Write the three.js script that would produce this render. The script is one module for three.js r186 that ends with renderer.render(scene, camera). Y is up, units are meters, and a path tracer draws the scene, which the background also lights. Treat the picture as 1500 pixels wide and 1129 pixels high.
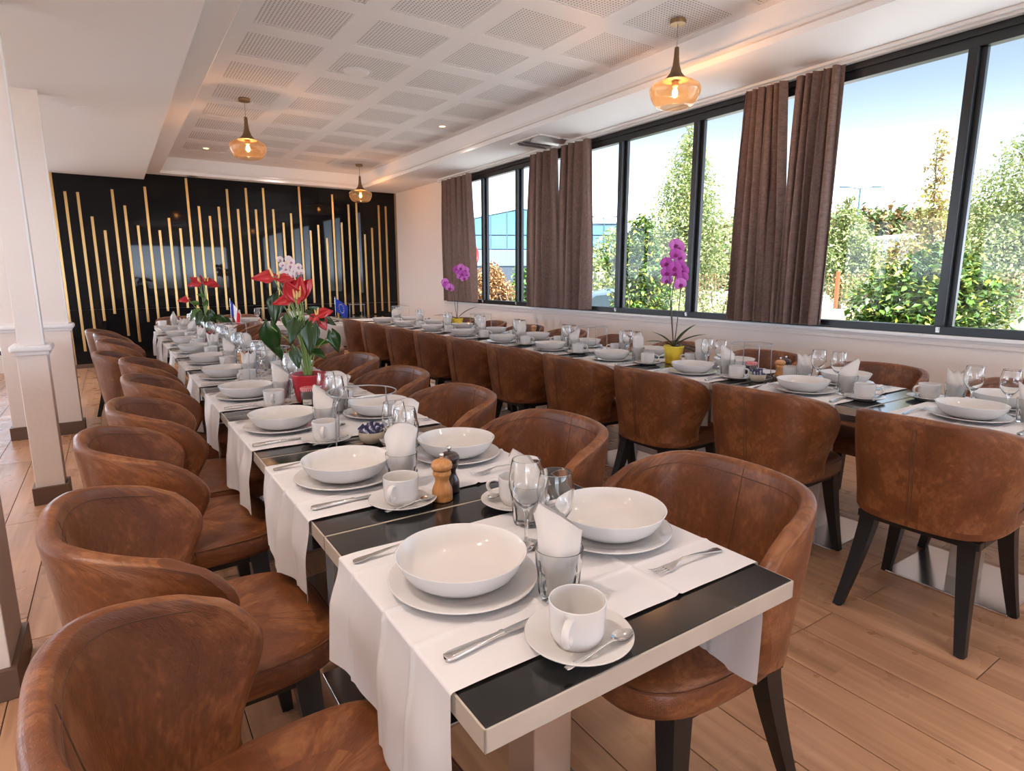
import * as THREE from 'three';
import { RoundedBoxGeometry } from 'three/addons/geometries/RoundedBoxGeometry.js';
import { mergeGeometries } from 'three/addons/utils/BufferGeometryUtils.js';

// ---------------------------------------------------------------- camera, sky, sun, exposure
const scene = new THREE.Scene();
const camera = new THREE.PerspectiveCamera(65.91, 1500 / 1129, 0.05, 400);
const CAM_TILT = THREE.MathUtils.degToRad(10.3), CAM_YAW = THREE.MathUtils.degToRad(33.65);
camera.position.set(0, 1.32, 0);
camera.rotation.set(-CAM_TILT, -CAM_YAW, THREE.MathUtils.degToRad(-0.09), 'YXZ');

const renderer = new THREE.WebGLRenderer({ antialias: true });
renderer.toneMapping = THREE.LinearToneMapping;
renderer.toneMappingExposure = 2.35;
renderer.shadowMap.enabled = true;

const SKY_LEVEL = 1.25;
{
  const W = 512, H = 256, d = new Float32Array(W * H * 4);
  const low = [4.6, 5.3, 6.5], mid = [0.165, 0.225, 0.29], top = [0.19, 0.27, 0.39];
  for (let r = 0; r < H; r++) {
    const el = ((r + 0.5) / H - 0.5) * 180, a = 1 - Math.exp(-((Math.max(el, 0) / 4.8) ** 1.35)), b = THREE.MathUtils.smoothstep(el, 20, 75);
    for (let q = 0; q < W; q++) for (let k = 0; k < 4; k++) {
      const c = k === 3 ? 1 : el < 0 ? 1.0 : THREE.MathUtils.lerp(THREE.MathUtils.lerp(low[k], mid[k], a), top[k], b);
      d[(r * W + q) * 4 + k] = c;
    }
  }
  const sky = new THREE.DataTexture(d, W, H, THREE.RGBAFormat, THREE.FloatType);
  sky.mapping = THREE.EquirectangularReflectionMapping; sky.magFilter = THREE.LinearFilter; sky.needsUpdate = true;
  scene.background = sky; scene.backgroundIntensity = SKY_LEVEL;
}
const sun = new THREE.DirectionalLight(new THREE.Color(1, 0.98, 0.96), 11.8);
sun.position.set(-6, 17, 10); sun.target.position.set(10, 0, -6); sun.position.add(sun.target.position); sun.castShadow = true;
Object.assign(sun.shadow.camera, { left: -30, right: 30, top: 30, bottom: -30, near: 0.5, far: 90 }); sun.shadow.mapSize.set(2048, 2048);
scene.add(sun, sun.target);
const LAMP = new THREE.Color(1, 0.82, 0.70);
const DOWN_CD = 1.3, PENDANT_CD = 0.42, PENDANT_COLOR = new THREE.Color(1, 0.64, 0.38);

// ---------------------------------------------------------------- helpers
let seed = 7;
function rnd(a = 0, b = 1) { seed = (seed + 0x6d2b79f5) | 0; let t = Math.imul(seed ^ (seed >>> 15), 1 | seed); t = (t + Math.imul(t ^ (t >>> 7), 61 | t)) ^ t; return a + (b - a) * (((t ^ (t >>> 14)) >>> 0) / 4294967296); }
const V = (x, y, z) => new THREE.Vector3(x, y, z);
const { lerp, clamp, smoothstep } = THREE.MathUtils;
const ORD = ['first', 'second', 'third', 'fourth', 'fifth', 'sixth', 'seventh', 'eighth', 'ninth', 'tenth', 'eleventh', 'twelfth'];
const used = {};
function numbered(n) { const k = used[n] = (used[n] ?? -1) + 1; return k ? `${n}_${String(k).padStart(3, '0')}` : n; }
function mesh(name, geo, mat, parent) {
  const m = new THREE.Mesh(geo, mat); m.name = parent ? name : numbered(name); m.castShadow = m.receiveShadow = true; (parent ?? scene).add(m); return m;
}
function thing(name, label, category, pos = [0, 0, 0], turn = 0, group) {
  const o = new THREE.Group(); o.name = numbered(name); o.position.set(...pos); o.rotation.y = turn; scene.add(o); return tag(o, label, category, group);
}
function tag(o, label, category, group) { o.userData = { label, category }; if (group) o.userData.group = group; return o; }
function copy(proto, label, pos, turn = 0, group) {
  const c = proto.clone(); c.name = numbered(proto.userData.base); scene.add(c); c.position.set(...pos); c.rotation.set(0, turn, 0);
  c.userData = { label, category: proto.userData.category }; if (group) c.userData.group = group; return c;
}
// a prototype that is not in the scene: only its copies are
function proto(name, category) { const o = new THREE.Group(); o.userData = { base: name, category }; return o; }
function struct(name, pos = [0, 0, 0]) { const o = new THREE.Group(); o.name = numbered(name); o.position.set(...pos); o.userData = { kind: 'structure' }; scene.add(o); return o; }
function box(x0, x1, y0, y1, z0, z1) { const g = new THREE.BoxGeometry(x1 - x0, y1 - y0, z1 - z0); g.translate((x0 + x1) / 2, (y0 + y1) / 2, (z0 + z1) / 2); return metricUV(g); }
function rbox(x0, x1, y0, y1, z0, z1, r = 0.004, s = 2) { const g = new RoundedBoxGeometry(x1 - x0, y1 - y0, z1 - z0, s, r); g.translate((x0 + x1) / 2, (y0 + y1) / 2, (z0 + z1) / 2); return metricUV(g); }
function metricUV(g, k = 1) {
  const p = g.attributes.position, n = g.attributes.normal, uv = new Float32Array(p.count * 2);
  for (let i = 0; i < p.count; i++) {
    const ax = Math.abs(n.getX(i)), ay = Math.abs(n.getY(i)), az = Math.abs(n.getZ(i));
    if (ay >= ax && ay >= az) { uv[2 * i] = p.getX(i) * k; uv[2 * i + 1] = p.getZ(i) * k; } else if (ax >= az) { uv[2 * i] = p.getZ(i) * k; uv[2 * i + 1] = p.getY(i) * k; } else { uv[2 * i] = p.getX(i) * k; uv[2 * i + 1] = p.getY(i) * k; }
  }
  g.setAttribute('uv', new THREE.BufferAttribute(uv, 2)); return g;
}
function merge(list) {
  const l = list.map((g) => { const q = g.index ? g.toNonIndexed() : g; for (const k of Object.keys(q.attributes)) if (!['position', 'normal', 'uv'].includes(k)) q.deleteAttribute(k); return q; });
  return mergeGeometries(l);
}
function lathe(pts, seg = 40) { return new THREE.LatheGeometry(pts.map((p) => new THREE.Vector2(p[0], p[1])), seg); }
function tube(pts, r, rad = 8, seg) { const c = new THREE.CatmullRomCurve3(pts.map((p) => (Array.isArray(p) ? V(...p) : p))); return new THREE.TubeGeometry(c, seg ?? Math.max(8, pts.length * 5), r, rad, false); }
// grid surface from f(u, v) -> [x, y, z]
function grid(nu, nv, f, uvf, wrapU = false) {
  const pos = [], uv = [], idx = [];
  for (let j = 0; j <= nv; j++) for (let i = 0; i <= nu; i++) { const u = i / nu, v = j / nv; pos.push(...f(u, v)); uv.push(...(uvf ? uvf(u, v) : [u, v])); }
  for (let j = 0; j < nv; j++) for (let i = 0; i < nu; i++) { const a = j * (nu + 1) + i, b = a + 1, c = a + nu + 1, d = c + 1; idx.push(a, b, d, a, d, c); }
  const g = new THREE.BufferGeometry(); g.setAttribute('position', new THREE.Float32BufferAttribute(pos, 3)); g.setAttribute('uv', new THREE.Float32BufferAttribute(uv, 2)); g.setIndex(idx); g.computeVertexNormals();
  if (wrapU) { const n = g.attributes.normal; for (let j = 0; j <= nv; j++) { const a = j * (nu + 1), b = a + nu; const m = V(n.getX(a) + n.getX(b), n.getY(a) + n.getY(b), n.getZ(a) + n.getZ(b)).normalize(); n.setXYZ(a, m.x, m.y, m.z); n.setXYZ(b, m.x, m.y, m.z); } }
  return g;
}
// loft along x: stations [x, y, z, halfWidth(z), halfHeight(y)]
function loft(st, n = 10, pow = 2.6) {
  const f = (u, v) => {
    const t = u * 2 * Math.PI, k = v * (st.length - 1), i = Math.min(st.length - 2, Math.floor(k)), w = k - i, s = st[i].map((a, j) => lerp(a, st[i + 1][j], w));
    const c = Math.cos(t), q = Math.sin(t), e = 2 / pow;
    return [s[0], s[1] + Math.sign(q) * Math.abs(q) ** e * s[4], s[2] + Math.sign(c) * Math.abs(c) ** e * s[3]];
  };
  return grid(n, st.length - 1, f, null, true);
}
function noiseGrid(n, rand) { const a = new Float32Array(n * n); for (let i = 0; i < n * n; i++) a[i] = rand(); return (x, y) => { const xi = Math.floor(x), yi = Math.floor(y), fx = x - xi, fy = y - yi, s = fx * fx * (3 - 2 * fx), t = fy * fy * (3 - 2 * fy), m = (i, j) => a[((j % n + n) % n) * n + ((i % n + n) % n)]; return lerp(lerp(m(xi, yi), m(xi + 1, yi), s), lerp(m(xi, yi + 1), m(xi + 1, yi + 1), s), t); }; }
const N64 = noiseGrid(64, rnd), N256 = noiseGrid(256, rnd);
// periodic fbm: x, y in 0..1 and base cells dividing 64
function fbm(x, y, cells, oct = 4, sx = 1, sy = 1) { let s = 0, a = 0.5; for (let o = 0; o < oct; o++) { const c = cells << o; s += a * (c <= 64 ? N64 : N256)(x * c * sx + o * 17, y * c * sy + o * 31); a *= 0.5; } return s / (1 - 0.5 ** oct); }
function tex(w, h, f, srgb = true, rx = 1, ry = 1) {
  const d = new Uint8Array(w * h * 4);
  for (let y = 0; y < h; y++) for (let x = 0; x < w; x++) { const c = f(x / w, y / h, x, y), o = (y * w + x) * 4; for (let k = 0; k < 3; k++) d[o + k] = clamp(Math.round((c.length ? c[k] : c) * 255), 0, 255); d[o + 3] = 255; }
  const t = new THREE.DataTexture(d, w, h); t.wrapS = t.wrapT = THREE.RepeatWrapping; t.magFilter = t.minFilter = THREE.LinearFilter; if (srgb) t.colorSpace = THREE.SRGBColorSpace; t.repeat.set(rx, ry); t.needsUpdate = true; return t;
}
const mix3 = (a, b, t) => [lerp(a[0], b[0], t), lerp(a[1], b[1], t), lerp(a[2], b[2], t)];
function std(name, o) { const m = new THREE.MeshStandardMaterial(o); m.name = name; return m; }
function phys(name, o) { const m = new THREE.MeshPhysicalMaterial(o); m.name = name; return m; }
const C = (r, g, b) => new THREE.Color().setRGB(r, g, b);

// ---------------------------------------------------------------- materials
const leatherMap = tex(1024, 1024, (x, y) => {
  const a = fbm(x, y, 4, 5), b = fbm(x + 0.37, y + 0.11, 16, 4), f = fbm(x, y, 64, 2);
  const b2 = fbm(x + 0.5, y + 0.3, 32, 4), worn = smoothstep(a * 0.45 + b * 0.35 + b2 * 0.3, 0.5, 0.74), dark = smoothstep(0.48 - a + (b - 0.5) * 0.4, 0, 0.22);
  let c = mix3([0.45, 0.262, 0.145], [0.60, 0.395, 0.245], worn * 0.7); c = mix3(c, [0.38, 0.21, 0.112], dark * 0.6);
  const k = 0.9 + 0.2 * f; return [c[0] * k, c[1] * k, c[2] * k];
}, true, 2.2, 2.2);
const leatherRough = tex(512, 512, (x, y) => { const a = fbm(x + 0.2, y + 0.6, 8, 4); return 0.24 + 0.28 * a; }, false, 2.2, 2.2);
const leatherBump = tex(1024, 1024, (x, y) => { const a = fbm(x, y, 64, 3), w = fbm(x, y, 8, 4); const r = 1 - Math.abs(2 * a - 1); return 0.25 + 0.35 * r + 0.4 * w; }, false, 2.2, 2.2);
const woodMap = tex(1024, 1024, (x, y) => {
  const g = fbm(x, y, 4, 6, 8, 1), l = fbm(x + 0.3, y, 2, 4, 4, 1), k = fbm(x, y, 8, 3, 8, 1), m = fbm(x + 0.7, y + 0.2, 4, 3);
  const t = clamp(0.42 + 0.75 * (g - 0.25) + 0.35 * (l - 0.5) + 0.45 * (m - 0.5), 0, 1); let c = mix3([0.56, 0.405, 0.30], [0.83, 0.655, 0.52], t);
  const d = smoothstep(k, 0.62, 0.85) * 0.1; c = mix3(c, [0.44, 0.305, 0.225], d); return c;
}, true, 1 / 0.9, 1 / 2.4);
const woodRough = tex(512, 512, (x, y) => 0.2 + 0.24 * fbm(x, y, 8, 4), false, 1, 1);
const clothBump = tex(256, 256, (x, y) => 0.5 + 0.25 * Math.sin(x * Math.PI * 2 * 64) * Math.sin(y * Math.PI * 2 * 64) + 0.25 * (fbm(x, y, 8, 3) - 0.5), false, 8, 8);
const curtainMap = tex(512, 512, (x, y) => { const a = fbm(x, y, 64, 2, 1, 1), b = fbm(x, y, 16, 3, 4, 1), k = 0.8 + 0.28 * a + 0.15 * b; return [0.46 * k, 0.375 * k, 0.345 * k]; }, true, 2, 2);
const plasterBump = tex(512, 512, (x, y) => fbm(x, y, 32, 4), false, 1.5, 1.5);
const blackTopMap = tex(512, 512, (x, y) => { const a = fbm(x, y, 4, 5); const k = 0.09 + 0.012 * a; return [k * 1.02, k, k * 0.98]; }, true, 1, 1);
const topRough = tex(512, 512, (x, y) => 0.1 + 0.1 * fbm(x, y, 4, 5), false, 1.4, 1.4);
const steelRough = tex(256, 256, (x, y) => 0.2 + 0.2 * fbm(x, y, 8, 4, 4, 1), false, 3, 3);
const holeAlpha = tex(32, 32, (x, y) => { const r = Math.hypot(x - 0.5, y - 0.5); return smoothstep(r, 0.2, 0.27); }, false, 1 / 0.0255, 1 / 0.0255);
const beech = tex(256, 512, (x, y) => { const g = fbm(x, y, 8, 5, 4, 1); return mix3([0.66, 0.42, 0.21], [0.83, 0.60, 0.36], g); }, true, 1, 1);
const laminateMap = tex(256, 256, (x, y) => { const k = 0.94 + 0.08 * fbm(x, y, 8, 4); return [0.74 * k, 0.70 * k, 0.65 * k]; }, true, 2, 2);
const M = {
  leather: phys('worn brown leather', { map: leatherMap, roughnessMap: leatherRough, roughness: 1, bumpMap: leatherBump, bumpScale: 0.0014, sheen: 0.25, sheenColor: C(0.75, 0.5, 0.35), sheenRoughness: 0.45 }),
  leatherSeam: std('stitched leather', { color: C(0.115, 0.048, 0.022), roughness: 0.6 }),
  blackWood: std('black stained wood', { color: C(0.008, 0.0078, 0.008), roughness: 0.42 }),
  undercloth: std('black dust cover', { color: C(0.01, 0.01, 0.01), roughness: 0.9 }),
  top: phys('black table laminate', { map: blackTopMap, roughnessMap: topRough, roughness: 1, clearcoat: 0.25, clearcoatRoughness: 0.12 }),
  edge: std('pale laminate edge', { map: laminateMap, roughness: 0.5 }),
  steel: std('brushed steel', { color: C(0.66, 0.65, 0.64), metalness: 1, roughness: 0.38 }),
  chrome: std('polished steel', { color: C(0.72, 0.71, 0.7), metalness: 1, roughness: 0.16 }),
  wire: std('wire steel', { color: C(0.42, 0.42, 0.43), metalness: 1, roughness: 0.3 }),
  cloth: std('white table linen', { color: C(0.72, 0.715, 0.735), roughness: 0.9, bumpMap: clothBump, bumpScale: 0.0004, side: THREE.DoubleSide }),
  napkin: phys('white napkin', { color: C(0.64, 0.60, 0.565), roughness: 0.95, side: THREE.DoubleSide }),
  china: phys('white glazed china', { color: C(0.70, 0.68, 0.665), roughness: 0.07 }),
  glass: phys('clear glass', { color: C(0.98, 0.99, 0.99), roughness: 0.02, transmission: 1, thickness: 0.003, ior: 1.46 }),
  pane: phys('window glass', { color: C(0.97, 0.985, 0.98), roughness: 0.0, transmission: 1, thickness: 0, ior: 1.45, specularIntensity: 0.4 }),
  amber: phys('amber blown glass', { color: C(0.93, 0.66, 0.42), roughness: 0.15, transmission: 1, thickness: 0, ior: 1.5 }),
  wall: std('painted wall', { color: C(0.80, 0.73, 0.68), roughness: 0.85, bumpMap: plasterBump, bumpScale: 0.0006 }),
  ceil: std('ceiling paint', { color: C(0.85, 0.86, 0.88), roughness: 0.9, bumpMap: plasterBump, bumpScale: 0.0004 }),
  panel: std('perforated board', { color: C(0.84, 0.85, 0.87), roughness: 0.9, alphaMap: holeAlpha, alphaTest: 0.5 }),
  felt: std('grey acoustic felt', { color: C(0.3, 0.3, 0.3), roughness: 1 }),
  trim: std('white gloss paint', { color: C(0.78, 0.775, 0.77), roughness: 0.35 }),
  wood: std('wood grain floor tile', { map: woodMap, roughnessMap: woodRough, roughness: 1, bumpMap: woodMap, bumpScale: 0.0008 }),
  grout: std('dark floor joint', { color: C(0.07, 0.05, 0.04), roughness: 0.9 }),
  plinth: std('brown skirting tile', { color: C(0.13, 0.075, 0.05), roughness: 0.45 }),
  blackPanel: phys('black lacquered panel', { color: C(0.006, 0.0065, 0.008), roughness: 0.03, specularIntensity: 0.4 }),
  gold: std('brushed gold strip', { color: C(0.62, 0.40, 0.165), metalness: 1, roughness: 0.3 }),
  frame: std('anthracite window frame', { color: C(0.009, 0.010, 0.012), roughness: 0.36 }),
  curtain: phys('brown curtain weave', { map: curtainMap, roughness: 0.95, side: THREE.DoubleSide, sheen: 0.3, sheenColor: C(0.5, 0.42, 0.36) }),
  brass: std('aged brass', { color: C(0.36, 0.25, 0.14), metalness: 0.85, roughness: 0.4 }),
  darkWood: std('turned brown wood', { color: C(0.15, 0.085, 0.035), roughness: 0.5 }),
  bulb: std('glowing bulb filament', { color: C(0, 0, 0), emissive: C(1, 0.5, 0.18), emissiveIntensity: 12 }),
  lampGlow: std('glowing lamp lens', { color: C(0, 0, 0), emissive: C(1, 0.45, 0.16), emissiveIntensity: 7 }),
  cord: std('grey lamp cord', { color: C(0.3, 0.28, 0.26), roughness: 0.6 }),
  beech: phys('turned beech', { map: beech, roughness: 0.4, clearcoat: 0.3, clearcoatRoughness: 0.2 }),
  ebony: phys('dark stained wood', { color: C(0.03, 0.012, 0.009), roughness: 0.3, clearcoat: 0.4, clearcoatRoughness: 0.15 }),
  jam: phys('dark red jam', { color: C(0.07, 0.004, 0.008), roughness: 0.12, clearcoat: 1, clearcoatRoughness: 0.03 }),
  paper: std('white paper', { color: C(0.78, 0.77, 0.75), roughness: 0.7 }),
  stoneware: std('cream stoneware', { color: C(0.60, 0.53, 0.42), roughness: 0.35 }),
  redPot: phys('red glazed pot', { color: C(0.42, 0.012, 0.022), roughness: 0.3, clearcoat: 0.4, clearcoatRoughness: 0.2 }),
  yellowPot: phys('yellow glazed pot', { color: C(0.85, 0.60, 0.05), roughness: 0.4 }),
  whitePot: phys('white glazed pot', { color: C(0.78, 0.77, 0.76), roughness: 0.3 }),
  soil: std('potting soil', { color: C(0.05, 0.03, 0.02), roughness: 1 }),
  leaf: phys('green leaf', { color: C(0.013, 0.048, 0.006), roughness: 0.26, side: THREE.DoubleSide, transmission: 0.0 }),
  leafPale: phys('young green leaf', { color: C(0.06, 0.14, 0.016), roughness: 0.4, side: THREE.DoubleSide }),
  stem: std('green stem', { color: C(0.22, 0.33, 0.09), roughness: 0.5 }),
  darkStem: std('dark orchid stem', { color: C(0.055, 0.05, 0.03), roughness: 0.5 }),
  spathe: phys('glossy red flower', { color: C(0.46, 0.012, 0.02), roughness: 0.3, clearcoat: 0.4, side: THREE.DoubleSide }),
  spadix: std('yellow flower spike', { color: C(0.78, 0.55, 0.2), roughness: 0.6 }),
  orchid: phys('magenta orchid petal', { color: C(0.46, 0.06, 0.40), roughness: 0.55, side: THREE.DoubleSide, sheen: 0.2 }),
  orchidLip: phys('deep magenta orchid lip', { color: C(0.24, 0.008, 0.14), roughness: 0.5, side: THREE.DoubleSide }),
  orchidPale: phys('light magenta orchid petal', { color: C(0.6, 0.16, 0.55), roughness: 0.55, side: THREE.DoubleSide }),
  orchidLip2: phys('pale pink orchid lip', { color: C(0.55, 0.2, 0.3), roughness: 0.5, side: THREE.DoubleSide }),
  orchidWhite: phys('white orchid petal', { color: C(0.80, 0.72, 0.74), roughness: 0.55, side: THREE.DoubleSide }),
};

// ---------------------------------------------------------------- the room
const XW = 4.6, ZB = -10.87, ZF = 3.2, XL = -5.2, Y_WIN = 2.86, Y_LEFT = 2.775, Y_COF = 3.10;
// floor: wood-look tiles laid one by one along the rows
{
  const floor = struct('floor');
  mesh('screed', box(XL - 0.3, XW + 0.3, -0.15, -0.004, ZB - 0.3, ZF + 0.3), M.grout, floor);
  const W = 0.2057, L = 1.2, variants = [];
  const plank = (l, k) => { const g = rbox(-W / 2 + 0.0016, W / 2 - 0.0016, -0.012, 0, -l / 2 + 0.0016, l / 2 - 0.0016, 0.0014, 1), uv = g.attributes.uv; for (let i = 0; i < uv.count; i++) uv.setXY(i, uv.getX(i) + k * 0.2137, uv.getY(i) + k * 0.391); return g; };
  for (let k = 0; k < 8; k++) variants.push(plank(L, k));
  const rest = [];
  for (let c = -36; c <= 12; c++) {
    const x = 2.065 - W / 2 + c * W; if (x < XL || x > XW + 0.1) continue;
    const off = c === 0 ? -1.106 : c === 1 ? -1.103 + 0.0 : c === 2 ? -0.62 : rnd(0, L);
    for (let n = -14; n < 6; n++) {
      const z = off + n * L + L / 2; if (z < ZB - 0.5 || z > ZF + 0.5) continue;
      const k = Math.floor(rnd(0, 8));
      if (x > -0.62 && z > ZB - 0.4 && z < 0.9) { const m = mesh('plank', variants[k], M.wood, floor); m.position.set(x, 0, z); } else { const g = variants[k].clone(); g.translate(x, 0, z); rest.push(g); }
    }
  }
  const m = mesh('plank', merge(rest), M.wood, floor); m.userData = { kind: 'stuff' };
}
// ceiling: a raised coffer of perforated boards inside a lower border, and a lower field to the left
{
  const ceiling = struct('ceiling'), X0 = 0.775, X1 = 3.863, Z0 = -10.62, Z1 = ZF;
  const s = new THREE.Shape([new THREE.Vector2(X0, Z0), new THREE.Vector2(X1, Z0), new THREE.Vector2(X1, Z1), new THREE.Vector2(X0, Z1)]);
  const W = 0.565, D = 0.535, spots = [];
  for (let i = 0; i < 4; i++) for (let k = -8; k <= 7; k++) {
    const x = 1.022 + 0.7345 * i, z = -4.325 - 0.718 * k; if (z > Z1 - 0.1) continue;
    spots.push([x + W / 2, z - D / 2]);
    s.holes.push(new THREE.Path([new THREE.Vector2(x, z - D), new THREE.Vector2(x, z), new THREE.Vector2(x + W, z), new THREE.Vector2(x + W, z - D)]));
  }
  const board = new THREE.ExtrudeGeometry(s, { depth: 0.02, bevelEnabled: false }); board.rotateX(Math.PI / 2); board.translate(0, Y_COF + 0.02, 0);
  mesh('coffer_board', metricUV(board), M.ceil, ceiling);
  mesh('felt_backing', box(X0, X1, Y_COF + 0.035, Y_COF + 0.06, Z0, Z1), M.felt, ceiling);
  const pg = metricUV(new THREE.PlaneGeometry(W, D).rotateX(Math.PI / 2)); { const uv = pg.attributes.uv; for (let i = 0; i < uv.count; i++) uv.setXY(i, uv.getX(i) + W / 2, uv.getY(i) + D / 2 + 0.0003); }
  for (const [x, z] of spots) { const m = mesh('perforated_panel', pg, M.panel, ceiling); m.position.set(x, Y_COF + 0.003, z); }
  mesh('roof_slab', box(XL - 0.3, XW + 0.3, Y_COF + 0.06, Y_COF + 0.3, ZB - 0.3, ZF + 0.3), M.ceil, ceiling);
  mesh('window_border', box(X1, XW + 0.02, Y_WIN, Y_COF + 0.06, ZB - 0.02, ZF), M.ceil, ceiling);
  mesh('back_border', box(0.57, X1, Y_WIN, Y_COF + 0.06, ZB - 0.02, Z0), M.ceil, ceiling);
  mesh('left_border', box(0.57, X0, Y_WIN, Y_COF + 0.06, Z0, ZF), M.ceil, ceiling);
  mesh('low_field', rbox(XL - 0.02, 0.575, Y_LEFT, Y_COF + 0.06, ZB - 0.02, ZF, 0.004), M.ceil, ceiling);
  // small stepped moulding under the coffer edge
  mesh('moulding', rbox(X1 - 0.03, X1 + 0.012, Y_WIN + 0.045, Y_WIN + 0.075, Z0 - 0.01, ZF, 0.006), M.trim, ceiling);
  mesh('moulding', rbox(X0, X1, Y_WIN + 0.045, Y_WIN + 0.075, Z0 - 0.012, Z0 + 0.03, 0.006), M.trim, ceiling);
  mesh('moulding', rbox(X0 - 0.012, X0 + 0.03, Y_WIN + 0.045, Y_WIN + 0.075, Z0, ZF, 0.006), M.trim, ceiling);
  mesh('curtain_pelmet', rbox(XW - 0.055, XW + 0.0, Y_WIN - 0.035, Y_WIN - 0.002, -9.0, ZF, 0.004), M.trim, ceiling);
}
const SILL = 0.925;
{
  const w = struct('wall_right');
  mesh('lower_wall', box(XW, XW + 0.3, -0.1, SILL, ZB - 0.3, ZF + 0.3), M.wall, w);
  mesh('pier', box(XW, XW + 0.3, SILL, Y_WIN + 0.1, ZB - 0.3, -8.87), M.wall, w);
  mesh('pier', box(XW, XW + 0.3, SILL, Y_WIN + 0.1, 2.4, ZF + 0.3), M.wall, w);
  mesh('header', box(XW + 0.012, XW + 0.3, Y_WIN - 0.005, Y_COF + 0.1, ZB - 0.3, ZF + 0.3), M.wall, w);
  mesh('sill_board', rbox(XW - 0.035, XW + 0.3, SILL - 0.012, SILL + 0.012, -8.9, 2.42, 0.005), M.trim, w);
  mesh('sill_bead', rbox(XW - 0.012, XW + 0.004, SILL - 0.06, SILL - 0.03, -8.9, 2.42, 0.005), M.wall, w);
}
const windowSpans = [[-8.87, -5.75, [-7.7, -6.81]], [-5.75, -2.82, [-4.85, -3.866]], [-2.82, -0.55, [-1.73]], [-0.55, 2.4, [0.5, 1.5]]];
windowSpans.forEach(([z0, z1, posts]) => {
  const w = struct('window'), X0 = XW + 0.03, X1 = XW + 0.10, B = SILL + 0.012, T = 2.725;
  mesh('window_frame', merge([rbox(X0 - 0.02, X1, B, B + 0.055, z0, z1, 0.004), rbox(X0, X1, T, 2.79, z0, z1, 0.004), rbox(X0 - 0.02, X1, 2.785, Y_WIN, z0, z1, 0.004), rbox(X0, X1, B, T, z0, z0 + 0.035, 0.004), rbox(X0, X1, B, T, z1 - 0.035, z1, 0.004)]), M.frame, w);
  const edges = [z0 + 0.03, ...posts, z1 - 0.03];
  posts.forEach((p) => {
    mesh('mullion', merge([rbox(X0 - 0.012, X0 + 0.03, B + 0.05, T, p - 0.045, p + 0.012, 0.004), rbox(X0 + 0.03, X1, B + 0.05, T, p - 0.012, p + 0.045, 0.004), rbox(X0 - 0.016, X0 - 0.01, B + 0.06, T, p + 0.004, p + 0.012, 0.002)]), M.frame, w);
    mesh('sash_latch', merge([rbox(X0 - 0.022, X0 - 0.008, B + 0.012, B + 0.05, p - 0.03, p - 0.005, 0.003), rbox(X0 - 0.03, X0 - 0.012, B + 0.03, B + 0.045, p - 0.028, p - 0.008, 0.003)]), M.steel, w);
  });
  for (let i = 0; i < edges.length - 1; i++) mesh('pane', new THREE.PlaneGeometry(edges[i + 1] - edges[i], T - B - 0.05).rotateY(Math.PI / 2).translate(X0 + 0.045 + 0.01 * (i % 2), (T + B + 0.05) / 2, (edges[i] + edges[i + 1]) / 2), M.pane, w);
});
// the other walls: the rear wall with its black lacquered panel, the left dining area, the entrance side
{
  const w = struct('wall_back');
  mesh('masonry', box(-0.62, XW + 0.3, -0.1, Y_COF + 0.1, ZB - 0.3, ZB), M.wall, w);
  mesh('masonry', merge([box(XL - 0.3, -3.4, -0.1, Y_COF + 0.1, ZB - 0.3, ZB), box(-3.4, -0.62, -0.1, 0.25, ZB - 0.3, ZB), box(-3.4, -0.62, 2.6, Y_COF + 0.1, ZB - 0.3, ZB)]), M.wall, w);
  const Z = ZB + 0.05;
  for (const [a, b] of [[-0.53, 1.17], [1.17, 2.87], [2.87, 4.565]]) { mesh('black_panel', box(a + 0.0008, b - 0.0008, 0.86, 2.86, ZB, Z), M.blackPanel, w); mesh('black_panel', box(a + 0.0008, b - 0.0008, 0.02, 0.857, ZB, Z), M.blackPanel, w); }
  const strips = [[-0.407, 2.53, 0.25], [-0.26, 2.53, 0.52], [-0.125, 2.2, 0.69], [0.012, 2.01, 0.79], [0.157, 2.6, 0.45], [0.293, 2.38, 0.35], [0.434, 2.1, 0.65], [0.574, 2.67, 0.62], [0.712, 2.04, 0.81], [0.851, 2.23, 0.7], [0.993, 2.08, 0.85], [1.135, 2.84, 0.6], [1.28, 2.43, 0.75], [1.425, 2.29, 0.7], [1.564, 2.44, 0.8], [1.705, 2.72, 0.78], [1.848, 2.42, 0.72], [1.988, 2.76, 0.88], [2.121, 2.43, 0.62], [2.255, 2.78, 0.84], [2.394, 2.45, 0.6], [2.545, 2.24, 0.7], [2.678, 2.4, 0.66], [2.836, 2.85, 0.55], [2.99, 2.13, 0.88], [3.128, 2.23, 0.7], [3.269, 2.01, 0.8], [3.401, 2.76, 0.6], [3.545, 2.29, 0.75], [3.684, 2.61, 0.66], [3.83, 2.65, 0.7], [3.967, 2.1, 0.6], [4.107, 2.22, 0.66], [4.25, 2.63, 0.7], [4.387, 2.62, 0.68]];
  for (const [x, top, bot] of strips) mesh('gold_strip', rbox(x - 0.017, x + 0.017, bot, top, Z, Z + 0.012, 0.003, 1), M.gold, w);
  mesh('gold_edging', rbox(-0.56, -0.53, 0.02, 2.86, ZB, Z + 0.012, 0.003, 1), M.gold, w);
  mesh('gold_edging', rbox(4.565, 4.599, 0.02, 2.86, ZB, Z + 0.008, 0.003, 1), M.brass, w);
}
{ const b = struct('baseboard_back'); mesh('skirting_tile', rbox(-0.62, XW, 0, 0.06, ZB + 0.05, ZB + 0.065, 0.003), M.plinth, b); }
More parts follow.
